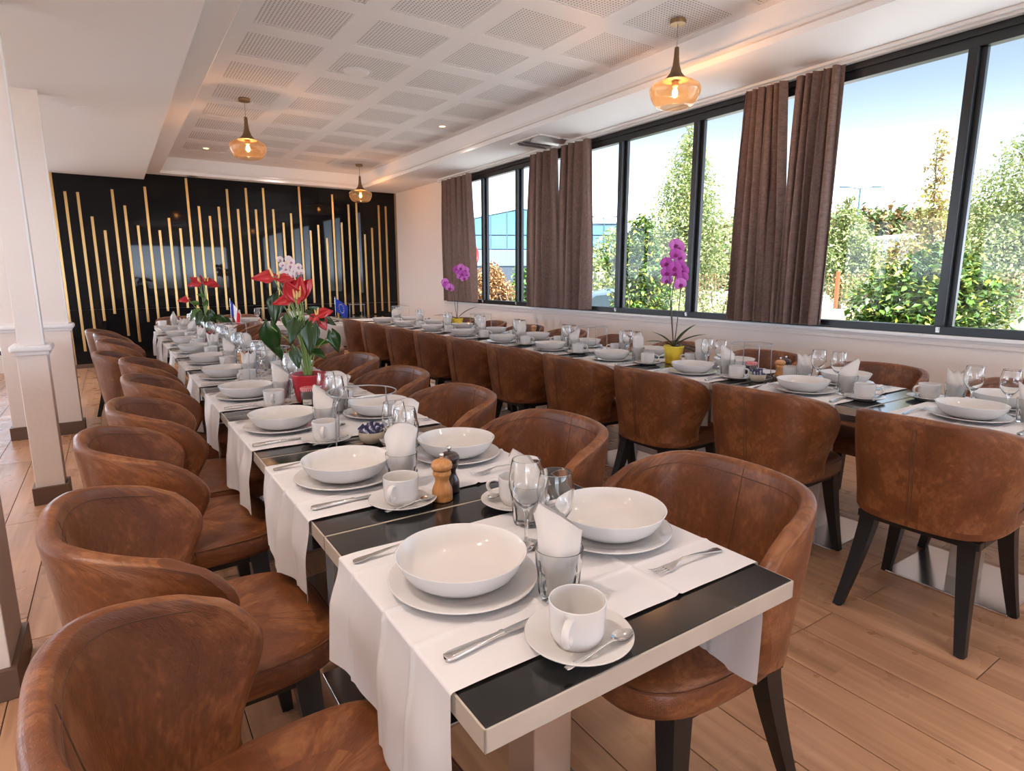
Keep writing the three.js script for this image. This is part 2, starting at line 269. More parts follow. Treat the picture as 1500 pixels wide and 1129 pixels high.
{
  const w = struct('window'); // tall window of the left dining area
  const f = []; for (const x of [-3.4, -2.02, -0.66]) f.push(rbox(x, x + 0.05, 0.25, 2.6, ZB - 0.12, ZB - 0.05, 0.004)); f.push(rbox(-3.4, -0.62, 0.25, 0.31, ZB - 0.12, ZB - 0.05), rbox(-3.4, -0.62, 2.54, 2.6, ZB - 0.12, ZB - 0.05));
  mesh('window_frame', merge(f), M.frame, w);
  mesh('pane', new THREE.PlaneGeometry(1.33, 2.25).translate(-2.69, 1.42, ZB - 0.085), M.pane, w); mesh('pane', new THREE.PlaneGeometry(1.33, 2.25).translate(-1.33, 1.42, ZB - 0.085), M.pane, w);
}
{
  const w = struct('wall_left');
  mesh('masonry', merge([box(XL - 0.3, XL, -0.1, 0.3, ZB - 0.3, ZF + 0.3), box(XL - 0.3, XL, 2.6, Y_COF + 0.1, ZB - 0.3, ZF + 0.3), box(XL - 0.3, XL, 0.3, 2.6, ZB - 0.3, -10.2), box(XL - 0.3, XL, 0.3, 2.6, -5.4, -5.0), box(XL - 0.3, XL, 0.3, 2.6, -2.4, ZF + 0.3)]), M.wall, w);
  for (const [a, b] of [[-10.2, -5.4], [-5.0, -2.4]]) {
    const g = struct('window'), f = [], L = (b - a) / 3; for (let k = 0; k <= 3; k++) f.push(rbox(XL - 0.12, XL - 0.05, 0.3, 2.6, a + k * L - 0.03, a + k * L + 0.03)); f.push(rbox(XL - 0.12, XL - 0.05, 0.3, 0.36, a, b), rbox(XL - 0.12, XL - 0.05, 2.54, 2.6, a, b));
    mesh('window_frame', merge(f), M.frame, g);
    for (let k = 0; k < 3; k++) mesh('pane', new THREE.PlaneGeometry(L - 0.06, 2.18).rotateY(-Math.PI / 2).translate(XL - 0.085, 1.45, a + (k + 0.5) * L), M.pane, g);
  }
}
{
  const w = struct('wall_front'); // the side behind the camera, with glazed entrance doors
  mesh('masonry', merge([box(XL - 0.3, -3.4, -0.1, Y_COF + 0.1, ZF, ZF + 0.3), box(-3.4, -0.6, 2.4, Y_COF + 0.1, ZF, ZF + 0.3), box(-0.6, 0.6, -0.1, Y_COF + 0.1, ZF, ZF + 0.3), box(0.6, 3.8, -0.1, 0.9, ZF, ZF + 0.3), box(0.6, 3.8, 2.5, Y_COF + 0.1, ZF, ZF + 0.3), box(3.8, XW + 0.3, -0.1, Y_COF + 0.1, ZF, ZF + 0.3)]), M.wall, w);
  const d = struct('door'), f = []; for (let k = 0; k <= 2; k++) f.push(rbox(-3.4 + k * 1.37, -3.34 + k * 1.37, 0, 2.4, ZF + 0.1, ZF + 0.17)); f.push(rbox(-3.4, -0.6, 2.34, 2.4, ZF + 0.1, ZF + 0.17), rbox(-3.4, -0.6, 0, 0.09, ZF + 0.1, ZF + 0.17));
  mesh('door_frame', merge(f), M.frame, d);
  for (let k = 0; k < 2; k++) mesh('pane', new THREE.PlaneGeometry(1.31, 2.25).translate(-2.685 + k * 1.37, 1.215, ZF + 0.135), M.pane, d);
  const g = struct('window'), q = []; for (let k = 0; k <= 2; k++) q.push(rbox(0.6 + k * 1.57, 0.66 + k * 1.57, 0.9, 2.5, ZF + 0.1, ZF + 0.17)); q.push(rbox(0.6, 3.8, 2.44, 2.5, ZF + 0.1, ZF + 0.17), rbox(0.6, 3.8, 0.9, 0.96, ZF + 0.1, ZF + 0.17));
  mesh('window_frame', merge(q), M.frame, g);
  for (let k = 0; k < 2; k++) mesh('pane', new THREE.PlaneGeometry(1.51, 1.48).translate(1.415 + k * 1.57, 1.7, ZF + 0.135), M.pane, g);
}
// pillars on the left, with cap mouldings and tiled plinths
function pillar(x0, x1, z0, z1, low, top) {
  const p = struct('pillar'), I = 0.022;
  mesh('lower_shaft', rbox(x0, x1, 0.0, 0.905, z1, z0, 0.004), M.wall, p);
  mesh('cap_moulding', merge([rbox(x0 - 0.028, x1 + 0.028, 0.905, 0.945, z1 - 0.028, z0 + 0.028, 0.016, 4), rbox(x0 - 0.012, x1 + 0.012, 0.885, 0.91, z1 - 0.012, z0 + 0.012, 0.008, 2)]), M.trim, p);
  if (!low) { mesh('upper_shaft', rbox(x0 + I - 0.01, x1 - I + 0.012, 0.94, top, z1 + 0.01, z0 - 0.01, 0.003), M.wall, p); mesh('corner_bead', rbox(x1 - 0.018, x1 - 0.006, 0.945, top, z0 - 0.016, z0 - 0.004, 0.003, 1), M.trim, p); }
  mesh('plinth_tile', rbox(x0 - 0.018, x1 + 0.018, 0, 0.105, z1 - 0.018, z0 + 0.018, 0.003, 1), M.plinth, p);
}
pillar(-0.485, -0.345, -4.33, -4.47, false, Y_LEFT + 0.01);
pillar(-0.79, -0.32, -6.24, -6.38, false, Y_LEFT + 0.01);
pillar(-1.3, -0.385, -2.3, -2.58, true);

// ---------------------------------------------------------------- curtains
function curtain(z0, z1, spread0, spread1, label, folds, ph, topGather = 0) {
  const H0 = SILL + 0.03, H1 = Y_WIN - 0.045, zc = (z0 + z1) / 2, X = XW - 0.085;
  const f = (o) => (u, v) => {
    const k = lerp(1 - topGather, 1, 1 - v ** 3), a = lerp(z0 - spread0 * (1 - v), z1 + spread1 * (1 - v), u), z = zc + (a - zc) * k;
    const amp = lerp(0.05, 0.03, v ** 2), w = u * folds * Math.PI * 2 + ph;
    const x = X + amp * (Math.sin(w + 0.5 * Math.sin(u * 9 + ph)) + 0.3 * Math.sin(2.3 * w + 1.3 + 2 * v)) + 0.008 * Math.sin(v * 5 + u * 13) + o;
    return [x, lerp(H0, H1, v), z + 0.012 * Math.sin(2 * w + v * 1.5)];
  };
  const t = thing('curtain', label, 'curtain', [0, 0, 0], 0, undefined);
  const w = Math.abs(z1 - z0) * 2;
  const g = merge([grid(Math.round(folds * 16), 28, f(0), (u, v) => [u * w, v * 2]), grid(Math.round(folds * 16), 28, f(0.004), (u, v) => [u * w, v * 2])]);
  mesh('drape', g, M.curtain, t);
  const hooks = []; for (let i = 0; i <= folds; i++) { const h = new THREE.TorusGeometry(0.009, 0.002, 5, 10); h.translate(X, H1 + 0.006, lerp(z0 + 0.03, z1 - 0.03, i / folds)); hooks.push(h); }
  mesh('curtain_hook', merge(hooks), M.trim, t).userData = { kind: 'stuff' };
}
curtain(-8.8, -7.86, 0, 0.1, 'brown curtain nearest the black wall, behind the smaller purple orchid', 6, 0.4);
curtain(-6.42, -5.80, 0.03, 0.0, 'brown curtain with a pinched fold, under the ceiling vent', 4, 1.2, 0.12);
curtain(-5.76, -5.22, 0.02, 0.0, 'brown curtain hanging left of the parked grey-blue car', 4, 2.1, 0.05);
curtain(-3.33, -2.925, 0.05, 0.07, 'brown curtain right of the big tall-stemmed purple orchid, left of the bright gap', 6, 0.1, 0.09);
curtain(-2.85, -2.50, 0.02, -0.02, 'brown curtain right of the bright gap, beside the widest window', 5, 3.0, 0.03);
tag(mesh('curtain_rail', merge([rbox(XW - 0.10, XW - 0.07, Y_WIN - 0.022, Y_WIN, -8.9, 2.4, 0.004)]), M.trim), 'slim white curtain rail along the ceiling above the windows', 'curtain rail');

// ---------------------------------------------------------------- lamps
const PS = 1.2, pendantGeo = {
  canopy: lathe([[0.0001, 0], [0.052, 0], [0.055, 0.004], [0.055, 0.026], [0.052, 0.03], [0.0001, 0.03]], 32),
  neck: lathe([[0.0001, 0.335], [0.012, 0.335], [0.014, 0.315], [0.0155, 0.28], [0.021, 0.235], [0.034, 0.195], [0.056, 0.168], [0.075, 0.157], [0.077, 0.152], [0.0001, 0.152]], 40),
  shade: lathe([[0.082, 0.004], [0.085, 0.002], [0.108, 0.01], [0.125, 0.028], [0.14, 0.055], [0.149, 0.085], [0.15, 0.105], [0.142, 0.122], [0.115, 0.14], [0.074, 0.153]], 48),
  bulb: new THREE.SphereGeometry(0.02, 16, 12).scale(1, 1.7, 1), socket: lathe([[0.0001, 0.152], [0.02, 0.152], [0.02, 0.125], [0.014, 0.115], [0.0001, 0.115]], 20),
};
for (const k of ['neck', 'shade', 'socket']) pendantGeo[k].scale(PS, PS, PS);
function pendant(x, z, top, hang, label) {
  const t = thing('pendant_lamp', label, 'lamp', [x, top - hang, z]);
  mesh('canopy', pendantGeo.canopy, M.brass, t).position.y = hang - 0.03;
  mesh('cord', tube([[0, 0.4, 0], [0, hang - 0.02, 0]], 0.0028, 6, 4), M.cord, t);
  mesh('neck', pendantGeo.neck, M.darkWood, t); mesh('socket', pendantGeo.socket, M.brass, t);
  mesh('glass_shade', pendantGeo.shade, M.amber, t);
  mesh('bulb', pendantGeo.bulb, M.bulb, t).position.y = 0.1;
  const l = new THREE.PointLight(PENDANT_COLOR, PENDANT_CD); l.position.y = 0.1; l.castShadow = true; t.add(l);
}
pendant(3.511, -3.158, Y_COF, 0.58, 'nearest pendant lamp, amber glass bowl under a wooden horn, by the windows');
pendant(1.311, -6.838, Y_COF, 0.58, 'pendant lamp with an amber glass bowl hanging over the left table row');
pendant(3.498, -9.652, Y_COF, 0.58, 'farthest pendant lamp, amber glass, hanging before the black wall');
const dl = { ring: lathe([[0.034, 0.0], [0.046, -0.004], [0.05, 0.0], [0.05, 0.006], [0.034, 0.006]], 28), lens: new THREE.CircleGeometry(0.034, 24).rotateX(Math.PI / 2) };
function downlight(x, z, y, label, cd = DOWN_CD) {
  const t = thing('ceiling_spotlight', label, 'spotlight', [x, y, z]);
  mesh('trim_ring', dl.ring, M.trim, t); mesh('lens', dl.lens, M.lampGlow, t).position.y = 0.001;
  const l = new THREE.SpotLight(LAMP, cd, 0, 1.15, 0.7); l.position.y = -0.01; l.target.position.set(0, -1, 0); l.shadow.radius = 1.1; l.castShadow = true; t.add(l, l.target);
}
downlight(1.304, -9.667, Y_COF, 'glowing recessed spotlight in the coffer corner near the black wall, left', 4);
downlight(2.384, -10.268, Y_COF, 'glowing recessed spotlight in the middle of the coffer, close to the black wall', 4);
downlight(3.5, -6.758, Y_COF, 'glowing recessed spotlight at the right of the coffer, above the window table', 3);
// the rest of the lamps, out of the photograph's frame
[[1.31, -1.2], [3.5, -0.6], [2.4, 0.9], [1.31, 2.2], [3.5, 2.2]].forEach(([x, z], i) => downlight(x, z, Y_COF, `recessed spotlight in the coffer towards the entrance, ${ORD[i]} from the front table`, i ? 1.25 : 0.5));
[[-0.35, -1.1], [-1.3, -1.1], [-0.9, 1.2], [-1.6, -3.4], [-1.6, -5.4], [-1.6, -8.2], [-3.4, -2], [-3.4, -5], [-3.4, -8]].forEach(([x, z], i) => downlight(x, z, Y_LEFT, `recessed spotlight in the low left ceiling, ${ORD[i]} from the nearest pillar`, 2.4));

// ceiling fittings
{
  const t = thing('ceiling_vent', 'square silver air outlet in the ceiling border above the curtains', 'vent', [4.29, Y_WIN, -5.83]);
  mesh('frame', merge([rbox(-0.24, 0.24, -0.012, 0, -0.29, -0.25, 0.003), rbox(-0.24, 0.24, -0.012, 0, 0.25, 0.29, 0.003), rbox(-0.24, -0.2, -0.012, 0, -0.25, 0.25, 0.003), rbox(0.2, 0.24, -0.012, 0, -0.25, 0.25, 0.003)]), M.trim, t);
  for (let k = 0; k < 5; k++) { const g = rbox(-0.2, 0.2, -0.003, 0.003, -0.05, 0.05, 0.002); g.rotateX(k < 2 ? 0.6 : k > 2 ? -0.6 : 0); g.translate(0, -0.012, (k - 2) * 0.1); mesh('louver', g, M.steel, t); }
  const d = thing('ceiling_loudspeaker', 'round white flush disc on the perforated coffer ceiling', 'loudspeaker', [1.99, Y_COF, -5.45]);
  mesh('rim', lathe([[0.115, 0.0], [0.13, -0.006], [0.135, 0.0]], 40), M.ceil, d); mesh('grille', lathe([[0.0001, -0.018], [0.07, -0.017], [0.105, -0.01], [0.115, 0]], 40), M.ceil, d);
  const v = thing('ceiling_speaker', 'faint white round plate on the low ceiling left of the coffer', 'ceiling plate', [0.03, Y_LEFT, -6.72]);
  mesh('plate', lathe([[0.0001, -0.012], [0.12, -0.011], [0.15, -0.004], [0.155, 0]], 40), M.ceil, v);
  const r = thing('ceiling_spotlight', 'unlit recessed spotlight ring in the border ceiling above the black wall', 'spotlight', [1.21, Y_WIN, -10.72]);
  mesh('trim_ring', lathe([[0.05, 0], [0.07, -0.006], [0.08, 0]], 32), M.steel, r); mesh('lens', new THREE.CircleGeometry(0.05, 24).rotateX(Math.PI / 2), M.felt, r).position.y = -0.001;
}

// ---------------------------------------------------------------- chairs
// local axes: the sitter faces +z, the backrest is at -z, feet on y = 0
function chairShell() {
  const YB = 0.412, nu = 56, nv = 18;
  // plan curve of the shell at height fraction v, by arc length s from the middle of the back
  const plan = (v) => {
    const a = lerp(0.232, 0.262, smoothstep(v, 0, 0.9)), b = lerp(0.23, 0.285, v), zc = lerp(0.005, 0.0, v), e = 2 / 3.0, pts = [];
    for (let i = 0; i <= 240; i++) { const p = -2.3 + 4.6 * i / 240, q = Math.sin(p), c = Math.cos(p); pts.push([a * Math.sign(q) * Math.abs(q) ** e, zc - b * Math.sign(c) * Math.abs(c) ** e * (c < 0 ? 1.2 : 1)]); }
    const L = [0]; for (let i = 1; i <= 240; i++) L.push(L[i - 1] + Math.hypot(pts[i][0] - pts[i - 1][0], pts[i][1] - pts[i - 1][1]));
    const mid = L[120]; return (s) => { const t = clamp(s + mid, 0, L[240]); let i = 1; while (i < 240 && L[i] < t) i++; const k = (t - L[i - 1]) / Math.max(1e-6, L[i] - L[i - 1]); return [lerp(pts[i - 1][0], pts[i][0], k), lerp(pts[i - 1][1], pts[i][1], k)]; };
  };
  const plans = []; for (let j = 0; j <= nv; j++) plans.push(plan(j / nv));
  const S = (v) => { const rise = lerp(0.335, 0.46, smoothstep(v, 0.05, 0.8)), top = v > 0.6 ? 1 - 0.2 * (1 - Math.sqrt(Math.max(0, 1 - ((v - 0.6) / 0.4) ** 2))) : 1; return rise * top; };
  const mid = (u, j) => { const v = j / nv, s = (2 * u - 1) * S(v), q = Math.abs(s) / 0.5, [x, z] = plans[j](s), yt = 0.812 - 0.055 * smoothstep(q, 0.35, 1.0), yb = YB + 0.035 * smoothstep(q, 0.3, 0.75); return V(x, lerp(yb, yt, v), z); };
  const P = [], N = [];
  for (let j = 0; j <= nv; j++) { P.push([]); N.push([]); for (let i = 0; i <= nu; i++) P[j].push(mid(i / nu, j)); }
  for (let j = 0; j <= nv; j++) for (let i = 0; i <= nu; i++) { const du = P[j][Math.min(nu, i + 1)].clone().sub(P[j][Math.max(0, i - 1)]), dv = P[Math.min(nv, j + 1)][i].clone().sub(P[Math.max(0, j - 1)][i]); N[j].push(dv.cross(du).normalize()); }
  // N points outward; closed section: outer face, rounded rim, inner face, rounded rim along v; the ends of u are rounded too
  const T = (i, j) => { const v = j / nv, q = Math.abs(2 * i / nu - 1); return (lerp(0.052, 0.036, v)) * (1 + 0.25 * Math.exp(-(((v - 0.4) ** 2) / 0.08)) * (1 - q)); };
  const rows = [], cap = 5;
  const ring = (j, w, off) => { const r = []; for (let i = 0; i <= nu; i++) r.push(P[j][i].clone().addScaledVector(N[j][i], w * T(i, j) / 2).add(off ? P[j][i].clone().sub(P[Math.max(0, j - 1)][i]).normalize().multiplyScalar(off * T(i, j) / 2) : V(0, 0, 0))); return r; };
  for (let j = 0; j <= nv; j++) rows.push(ring(j, 1, 0));
  for (let k = 1; k < cap; k++) { const a = Math.PI * k / cap; rows.push(ring(nv, Math.cos(a), Math.sin(a))); }
  for (let j = nv; j >= 0; j--) rows.push(ring(j, -1, 0));
  const R = rows.length - 1, pos = [], uv = [], idx = [];
  // round the two ends by adding columns that close from the outer to the inner face
  for (let r = 0; r <= R; r++) for (let i = 0; i <= nu; i++) { const p = rows[r][i]; pos.push(p.x, p.y, p.z); uv.push((2 * i / nu - 1) * 0.52 + 0.5, r <= nv ? 0.43 + 0.38 * r / nv : 0.9 - 0.38 * (r - nv) / (R - nv)); }
  const at = (r, i) => r * (nu + 1) + i;
  for (let r = 0; r < R; r++) for (let i = 0; i < nu; i++) idx.push(at(r, i), at(r, i + 1), at(r + 1, i + 1), at(r, i), at(r + 1, i + 1), at(r + 1, i));
  const body = new THREE.BufferGeometry(); body.setAttribute('position', new THREE.Float32BufferAttribute(pos, 3)); body.setAttribute('uv', new THREE.Float32BufferAttribute(uv, 2)); body.setIndex(idx); body.computeVertexNormals();
  const ends = [];
  for (const i of [0, nu]) {
    const e = grid(nv, 6, (u, v) => { const j = Math.round(u * nv), a = Math.PI * v, d = P[j][i].clone().sub(P[j][i === 0 ? 1 : nu - 1]).normalize(), p = P[j][i].clone().addScaledVector(N[j][i], Math.cos(a) * T(i, j) / 2).addScaledVector(d, Math.sin(a) * T(i, j) / 2); return [p.x, p.y, p.z]; }, (u, v) => { const j = Math.round(u * nv), o = 0.43 + 0.38 * j / nv, n = 0.9 - 0.38 * (cap + nv - j) / (R - nv); return [(i ? 0.52 : -0.52) * (1 + 0.05 * Math.sin(v * Math.PI)) + 0.5, lerp(o, n, v)]; });
    ends.push(e);
    const up = P[nv][i].clone().sub(P[nv - 1][i]).normalize(), dd = P[nv][i].clone().sub(P[nv][i === 0 ? 1 : nu - 1]).normalize();
    ends.push(grid(6, 8, (u, v) => { const a = Math.PI * v, b = u * Math.PI / 2, p = P[nv][i].clone().addScaledVector(N[nv][i], Math.cos(a) * T(i, nv) / 2).addScaledVector(up, Math.cos(b) * Math.sin(a) * T(i, nv) / 2).addScaledVector(dd, Math.sin(b) * Math.sin(a) * T(i, nv) / 2); return [p.x, p.y, p.z]; }, (u, v) => [(i ? 0.52 : -0.52) * (1 + 0.05 * u * Math.sin(v * Math.PI)) + 0.5, 0.81 + 0.005 * v]));
  }
  const under = grid(nu, 2, (u, v) => { const i = Math.round(u * nu), p = P[0][i].clone().addScaledVector(N[0][i], (1 - 2 * v) * T(i, 0) / 2); return [p.x, p.y - 0.008 * Math.sin(v * Math.PI), p.z]; });
  const on = (s, side, lift) => { const pts = []; for (let j = 0; j <= nv; j++) { const i = Math.round((s * 0.5 + 0.5) * nu), p = P[j][i].clone().addScaledVector(N[j][i], side * (T(i, j) / 2 + lift)); pts.push(p); } return pts; };
  const rimStitch = []; for (let i = 3; i <= nu - 3; i++) rimStitch.push(P[nv - 1][i].clone().addScaledVector(N[nv - 1][i], -T(i, nv - 1) / 2 - 0.0005));
  return { shell: merge([body, ...ends, under]), outerSeams: [-0.006, 0.006].map((d) => tube(on(0, 1, 0.0005).slice(2, nv).map((p) => p.clone().add(V(d, 0, 0))), 0.0019, 5, 40)), innerSeam: tube(on(0, -1, 0.0002).slice(5, nv + 1), 0.0015, 5, 30), rim: tube(rimStitch, 0.0013, 5, 110) };
}
function chairSeat() {
  const rings = [[0.0, 0.398, 0.80], [0.0, 0.398, 0.93], [0.0, 0.404, 0.985], [0, 0.42, 1.0], [0, 0.445, 1.0], [0, 0.462, 0.99], [0, 0.474, 0.965], [0, 0.482, 0.91], [0, 0.487, 0.8], [0, 0.490, 0.5], [0, 0.492, 0.001]];
  return grid(64, rings.length - 1, (u, v) => {
    const r = rings[Math.round(v * (rings.length - 1))], t = u * 2 * Math.PI, e = 2 / 3.6, c = Math.cos(t), s = Math.sin(t), k = r[2];
    const x = 0.238 * k * Math.sign(c) * Math.abs(c) ** e, zf = s > 0 ? 0.275 : 0.225, z = zf * k * Math.sign(s) * Math.abs(s) ** e;
    return [x * (1 - 0.06 * (z < 0 ? -z / 0.25 : 0)), r[1] + (z > 0.18 ? -0.012 * ((z - 0.18) / 0.1) ** 2 : 0), z];
  }, (u, v) => [u * 1.6, v * 0.5], true);
}
const chairProto = proto('dining_chair', 'chair');
{
  const sh = chairShell();
  mesh('seat', chairSeat(), M.leather, chairProto);
  const pipe = []; for (let i = 0; i <= 64; i++) { const t = i / 64 * 2 * Math.PI, e = 2 / 3.6, c = Math.cos(t), s = Math.sin(t), z = (s > 0 ? 0.276 : 0.226) * Math.sign(s) * Math.abs(s) ** e; pipe.push([0.239 * 0.985 * Math.sign(c) * Math.abs(c) ** e * (1 - 0.06 * (z < 0 ? -z / 0.25 : 0)), 0.466 + (z > 0.18 ? -0.012 * ((z - 0.18) / 0.1) ** 2 : 0), z * 0.985]); }
  mesh('piping', tube(pipe, 0.0028, 6, 130), M.leather, chairProto);
  const back = mesh('backrest', sh.shell, M.leather, chairProto);
  sh.outerSeams.forEach((g) => mesh('seam', g, M.leatherSeam, back)); mesh('seam', sh.innerSeam, M.leatherSeam, back); mesh('stitching', sh.rim, M.leatherSeam, back);
  mesh('seat_frame', merge([rbox(-0.205, 0.205, 0.372, 0.402, -0.195, -0.15, 0.004), rbox(-0.205, 0.205, 0.372, 0.402, 0.15, 0.195, 0.004), rbox(-0.205, -0.16, 0.372, 0.402, -0.15, 0.15, 0.004), rbox(0.16, 0.205, 0.372, 0.402, -0.15, 0.15, 0.004)]), M.blackWood, chairProto);
  const leg = (x0, z0, x1, z1, w0, w1) => { const g = new THREE.CylinderGeometry(w0 * 0.7071, w1 * 0.7071, 0.4, 4, 6).rotateY(Math.PI / 4), p = g.attributes.position; for (let i = 0; i < p.count; i++) { const k = clamp(0.5 - p.getY(i) / 0.4, 0, 1), b = k ** 1.25; p.setXYZ(i, p.getX(i) + lerp(x0, x1, b), 0.4 * (1 - k) + 0.004, p.getZ(i) + lerp(z0, z1, b)); } const q = g.toNonIndexed(); q.computeVertexNormals(); return q; };
  const foot = (x, z) => lathe([[0.0001, 0], [0.014, 0], [0.014, 0.005], [0.0001, 0.005]], 12).translate(x, 0, z);
  for (const s of [-1, 1]) {
    const a = mesh('leg', leg(s * 0.165, -0.165, s * 0.212, -0.262, 0.058, 0.032), M.blackWood, chairProto); mesh('foot_pad', foot(s * 0.212, -0.262), M.undercloth, a);
    const b = mesh('leg', leg(s * 0.18, 0.165, s * 0.232, 0.205, 0.058, 0.032), M.blackWood, chairProto); mesh('foot_pad', foot(s * 0.232, 0.205), M.undercloth, b);
  }
}
const T0 = -0.575, PITCH = 0.6985, TX = [0.686, 3.022], TZ = (k) => T0 - PITCH * k - PITCH / 2, TH = 0.75;
const faceR = Math.PI / 2, faceL = -Math.PI / 2;
function chair(x, z, turn, label, group) { return copy(chairProto, label, [x, 0, z], turn, group); }
// left row, left side (sitters would look towards the windows)
[[0.16, -0.85, 0.06], [0.125, -1.52, 0.02], [0.155, -2.25, 0.04], [0.235, -2.81, -0.02], [0.295, -3.55, 0.02], [0.295, -4.36, -0.03], [0.15, -4.88, 0.05], [0.16, -5.86, -0.04], [0.125, -6.58, 0.02], [0.05, -7.1, -0.03]].forEach(([x, z, t], k) =>
  chair(x, z, faceR + t, `brown leather tub chair, ${ORD[k]} from front on left side of left table row`, 'tub chairs left of the left row'));
for (let k = 0; k < 10; k++) chair(1.088 + rnd(-0.012, 0.012), TZ(k) - 0.01 + rnd(-0.02, 0.02), faceL + rnd(-0.04, 0.04), `brown leather tub chair, ${ORD[k]} from front on right side of left table row`, 'tub chairs right of the left row');
for (let k = 0; k < 10; k++) chair(2.63 + rnd(-0.012, 0.012), TZ(k) + 0.02 + rnd(-0.02, 0.02), faceR + (k === 0 ? 0.02 : rnd(-0.04, 0.04)), `brown leather tub chair seen from behind, ${ORD[k]} from front along the window table`, 'tub chairs on the inner side of the window row');
for (let k = 0; k < 9; k++) chair(3.425 + rnd(-0.01, 0.01), TZ(k) + 0.02 + rnd(-0.02, 0.02) - (k > 0 ? 0.05 : 0.02), faceL + rnd(-0.04, 0.04), `brown leather tub chair under the windows, ${ORD[k]} from front`, 'tub chairs between window row and windows');
for (let k = 0; k < 3; k++) chair(0.70 + 0.70 * k, -8.66, Math.PI * 0 + 0.0, `tan leather tub chair behind the far cross table, ${ORD[k]} from left`, 'tub chairs behind the cross table');

// ---------------------------------------------------------------- tables
const tableProto = proto('dining_table', 'table');
{
  const w = 0.345, d = PITCH / 2 - 0.0015;
  mesh('tabletop', rbox(-w + 0.003, w - 0.003, TH - 0.006, TH, -d + 0.003, d - 0.003, 0.0015), M.top, tableProto);
  mesh('edge_band', merge([rbox(-w, w, TH - 0.036, TH - 0.0012, -d, -d + 0.004, 0.001), rbox(-w, w, TH - 0.036, TH - 0.0012, d - 0.004, d, 0.001), rbox(-w, -w + 0.004, TH - 0.036, TH - 0.0012, -d, d, 0.001), rbox(w - 0.004, w, TH - 0.036, TH - 0.0012, -d, d, 0.001), box(-w + 0.004, w - 0.004, TH - 0.036, TH - 0.006, -d + 0.004, d - 0.004)]), M.edge, tableProto);
  mesh('pedestal', rbox(-0.05, 0.05, 0.012, TH - 0.04, -0.05, 0.05, 0.004), M.steel, tableProto);
  mesh('mounting_plate', rbox(-0.15, 0.15, TH - 0.042, TH - 0.035, -0.15, 0.15, 0.002), M.blackWood, tableProto);
  mesh('base_plate', rbox(-0.225, 0.225, 0, 0.014, -0.225, 0.225, 0.004), M.chrome, tableProto);
}
for (let k = 0; k < 10; k++) copy(tableProto, `black-topped square table, ${ORD[k]} from front in the left row`, [TX[0], 0, TZ(k)], 0, 'tables of the left row');
for (let k = 0; k < 12; k++) copy(tableProto, `black-topped square table, ${ORD[k]} from front in the window row`, [TX[1], 0, TZ(k)], 0, 'tables of the window row');
for (let k = 0; k < 3; k++) copy(tableProto, `square table under white cloth, ${ORD[k]} from left in the far cross row`, [0.73 + PITCH * k, 0, -7.94], 0, 'tables of the cross row');

// ---------------------------------------------------------------- linen
function runnerGeo(dl, dr, ph, wid = 0.492) {
  const hw = 0.345, R = 0.006, st = []; // stations along the cloth: [x, y, drop, side]
  for (let i = 26; i > 0; i--) st.push([-hw - R, -dl * i / 26, dl * i / 26, -1]);
  for (let i = 0; i <= 6; i++) { const a = Math.PI / 2 * i / 6; st.push([-hw - R * Math.cos(a), -0.002 + 0.0052 * Math.sin(a), 0, 0]); }
  for (let i = 1; i < 138; i++) st.push([lerp(-hw, hw, i / 138), 0.0032, 0, 0]);
  for (let i = 0; i <= 6; i++) { const a = Math.PI / 2 * i / 6; st.push([hw + R * Math.sin(a), -0.002 + 0.0052 * Math.cos(a), 0, 0]); }
  for (let i = 1; i <= 26; i++) st.push([hw + R, -dr * i / 26, dr * i / 26, 1]);
  const n = st.length - 1, L = [0]; for (let i = 1; i <= n; i++) L.push(L[i - 1] + Math.hypot(st[i][0] - st[i - 1][0], st[i][1] - st[i - 1][1]));
  return grid(n, 98, (u, v) => {
    const [x0, y0, drop, side] = st[Math.round(u * n)], z0 = (v - 0.5) * wid; let x = x0, y = y0, z = z0;
    const f = 0.0045 * Math.exp(-(((z0 - 0.004) / 0.0065) ** 2)) + 0.0028 * Math.exp(-(((Math.abs(z0 + 0.02) - 0.14) / 0.006) ** 2)), g = 0.0042 * (Math.exp(-(((x - 0.115) / 0.005) ** 2)) + Math.exp(-(((x + 0.115) / 0.005) ** 2)));
    if (side) {
      const q = smoothstep(drop, 0, 0.12);
      x += side * (0.014 * q + 0.012 * q * Math.sin(z0 * 17 + ph * 2 + side) * (drop / 0.2) + 0.005 * q * Math.sin(z0 * 43 + ph) + f * 1.4);
      z = z0 * (1 + 0.05 * q * Math.sin(ph)) + 0.014 * q * Math.sin(ph * 3 + side); y -= 0.014 * q * Math.sin(z0 * 9 + ph);
    } else { const e = smoothstep(hw - Math.abs(x0), 0, 0.03); y += f + (g + 0.0007 * (1 + Math.sin(z0 * 33 + x * 9 + ph) + 0.6 * Math.sin(x * 41 + ph * 2))) * e; }
    return [x, y, z];
  }, (u, v) => [L[Math.round(u * n)], v * wid]);
}
const runnerGeos = [runnerGeo(0.235, 0.262, 0.4), runnerGeo(0.215, 0.235, 1.7), runnerGeo(0.225, 0.225, 3.1), runnerGeo(0.21, 0.245, 4.6)];
for (let k = 0; k < 10; k++) tag(mesh('table_runner', runnerGeos[k % 4], M.cloth), `white cloth laid across the table, ${ORD[k]} from front in the left row`, 'table runner', 'white cloths across the left row').position.set(TX[0], TH, TZ(k) + (k ? rnd(-0.012, 0.012) : 0.02));
for (let k = 0; k < 11; k++) tag(mesh('table_runner', runnerGeos[(k + 2) % 4], M.cloth), `white cloth laid across the table, ${ORD[k]} from front in the window row`, 'table runner', 'white cloths across the window row').position.set(TX[1], TH, TZ(k) + rnd(-0.012, 0.012));
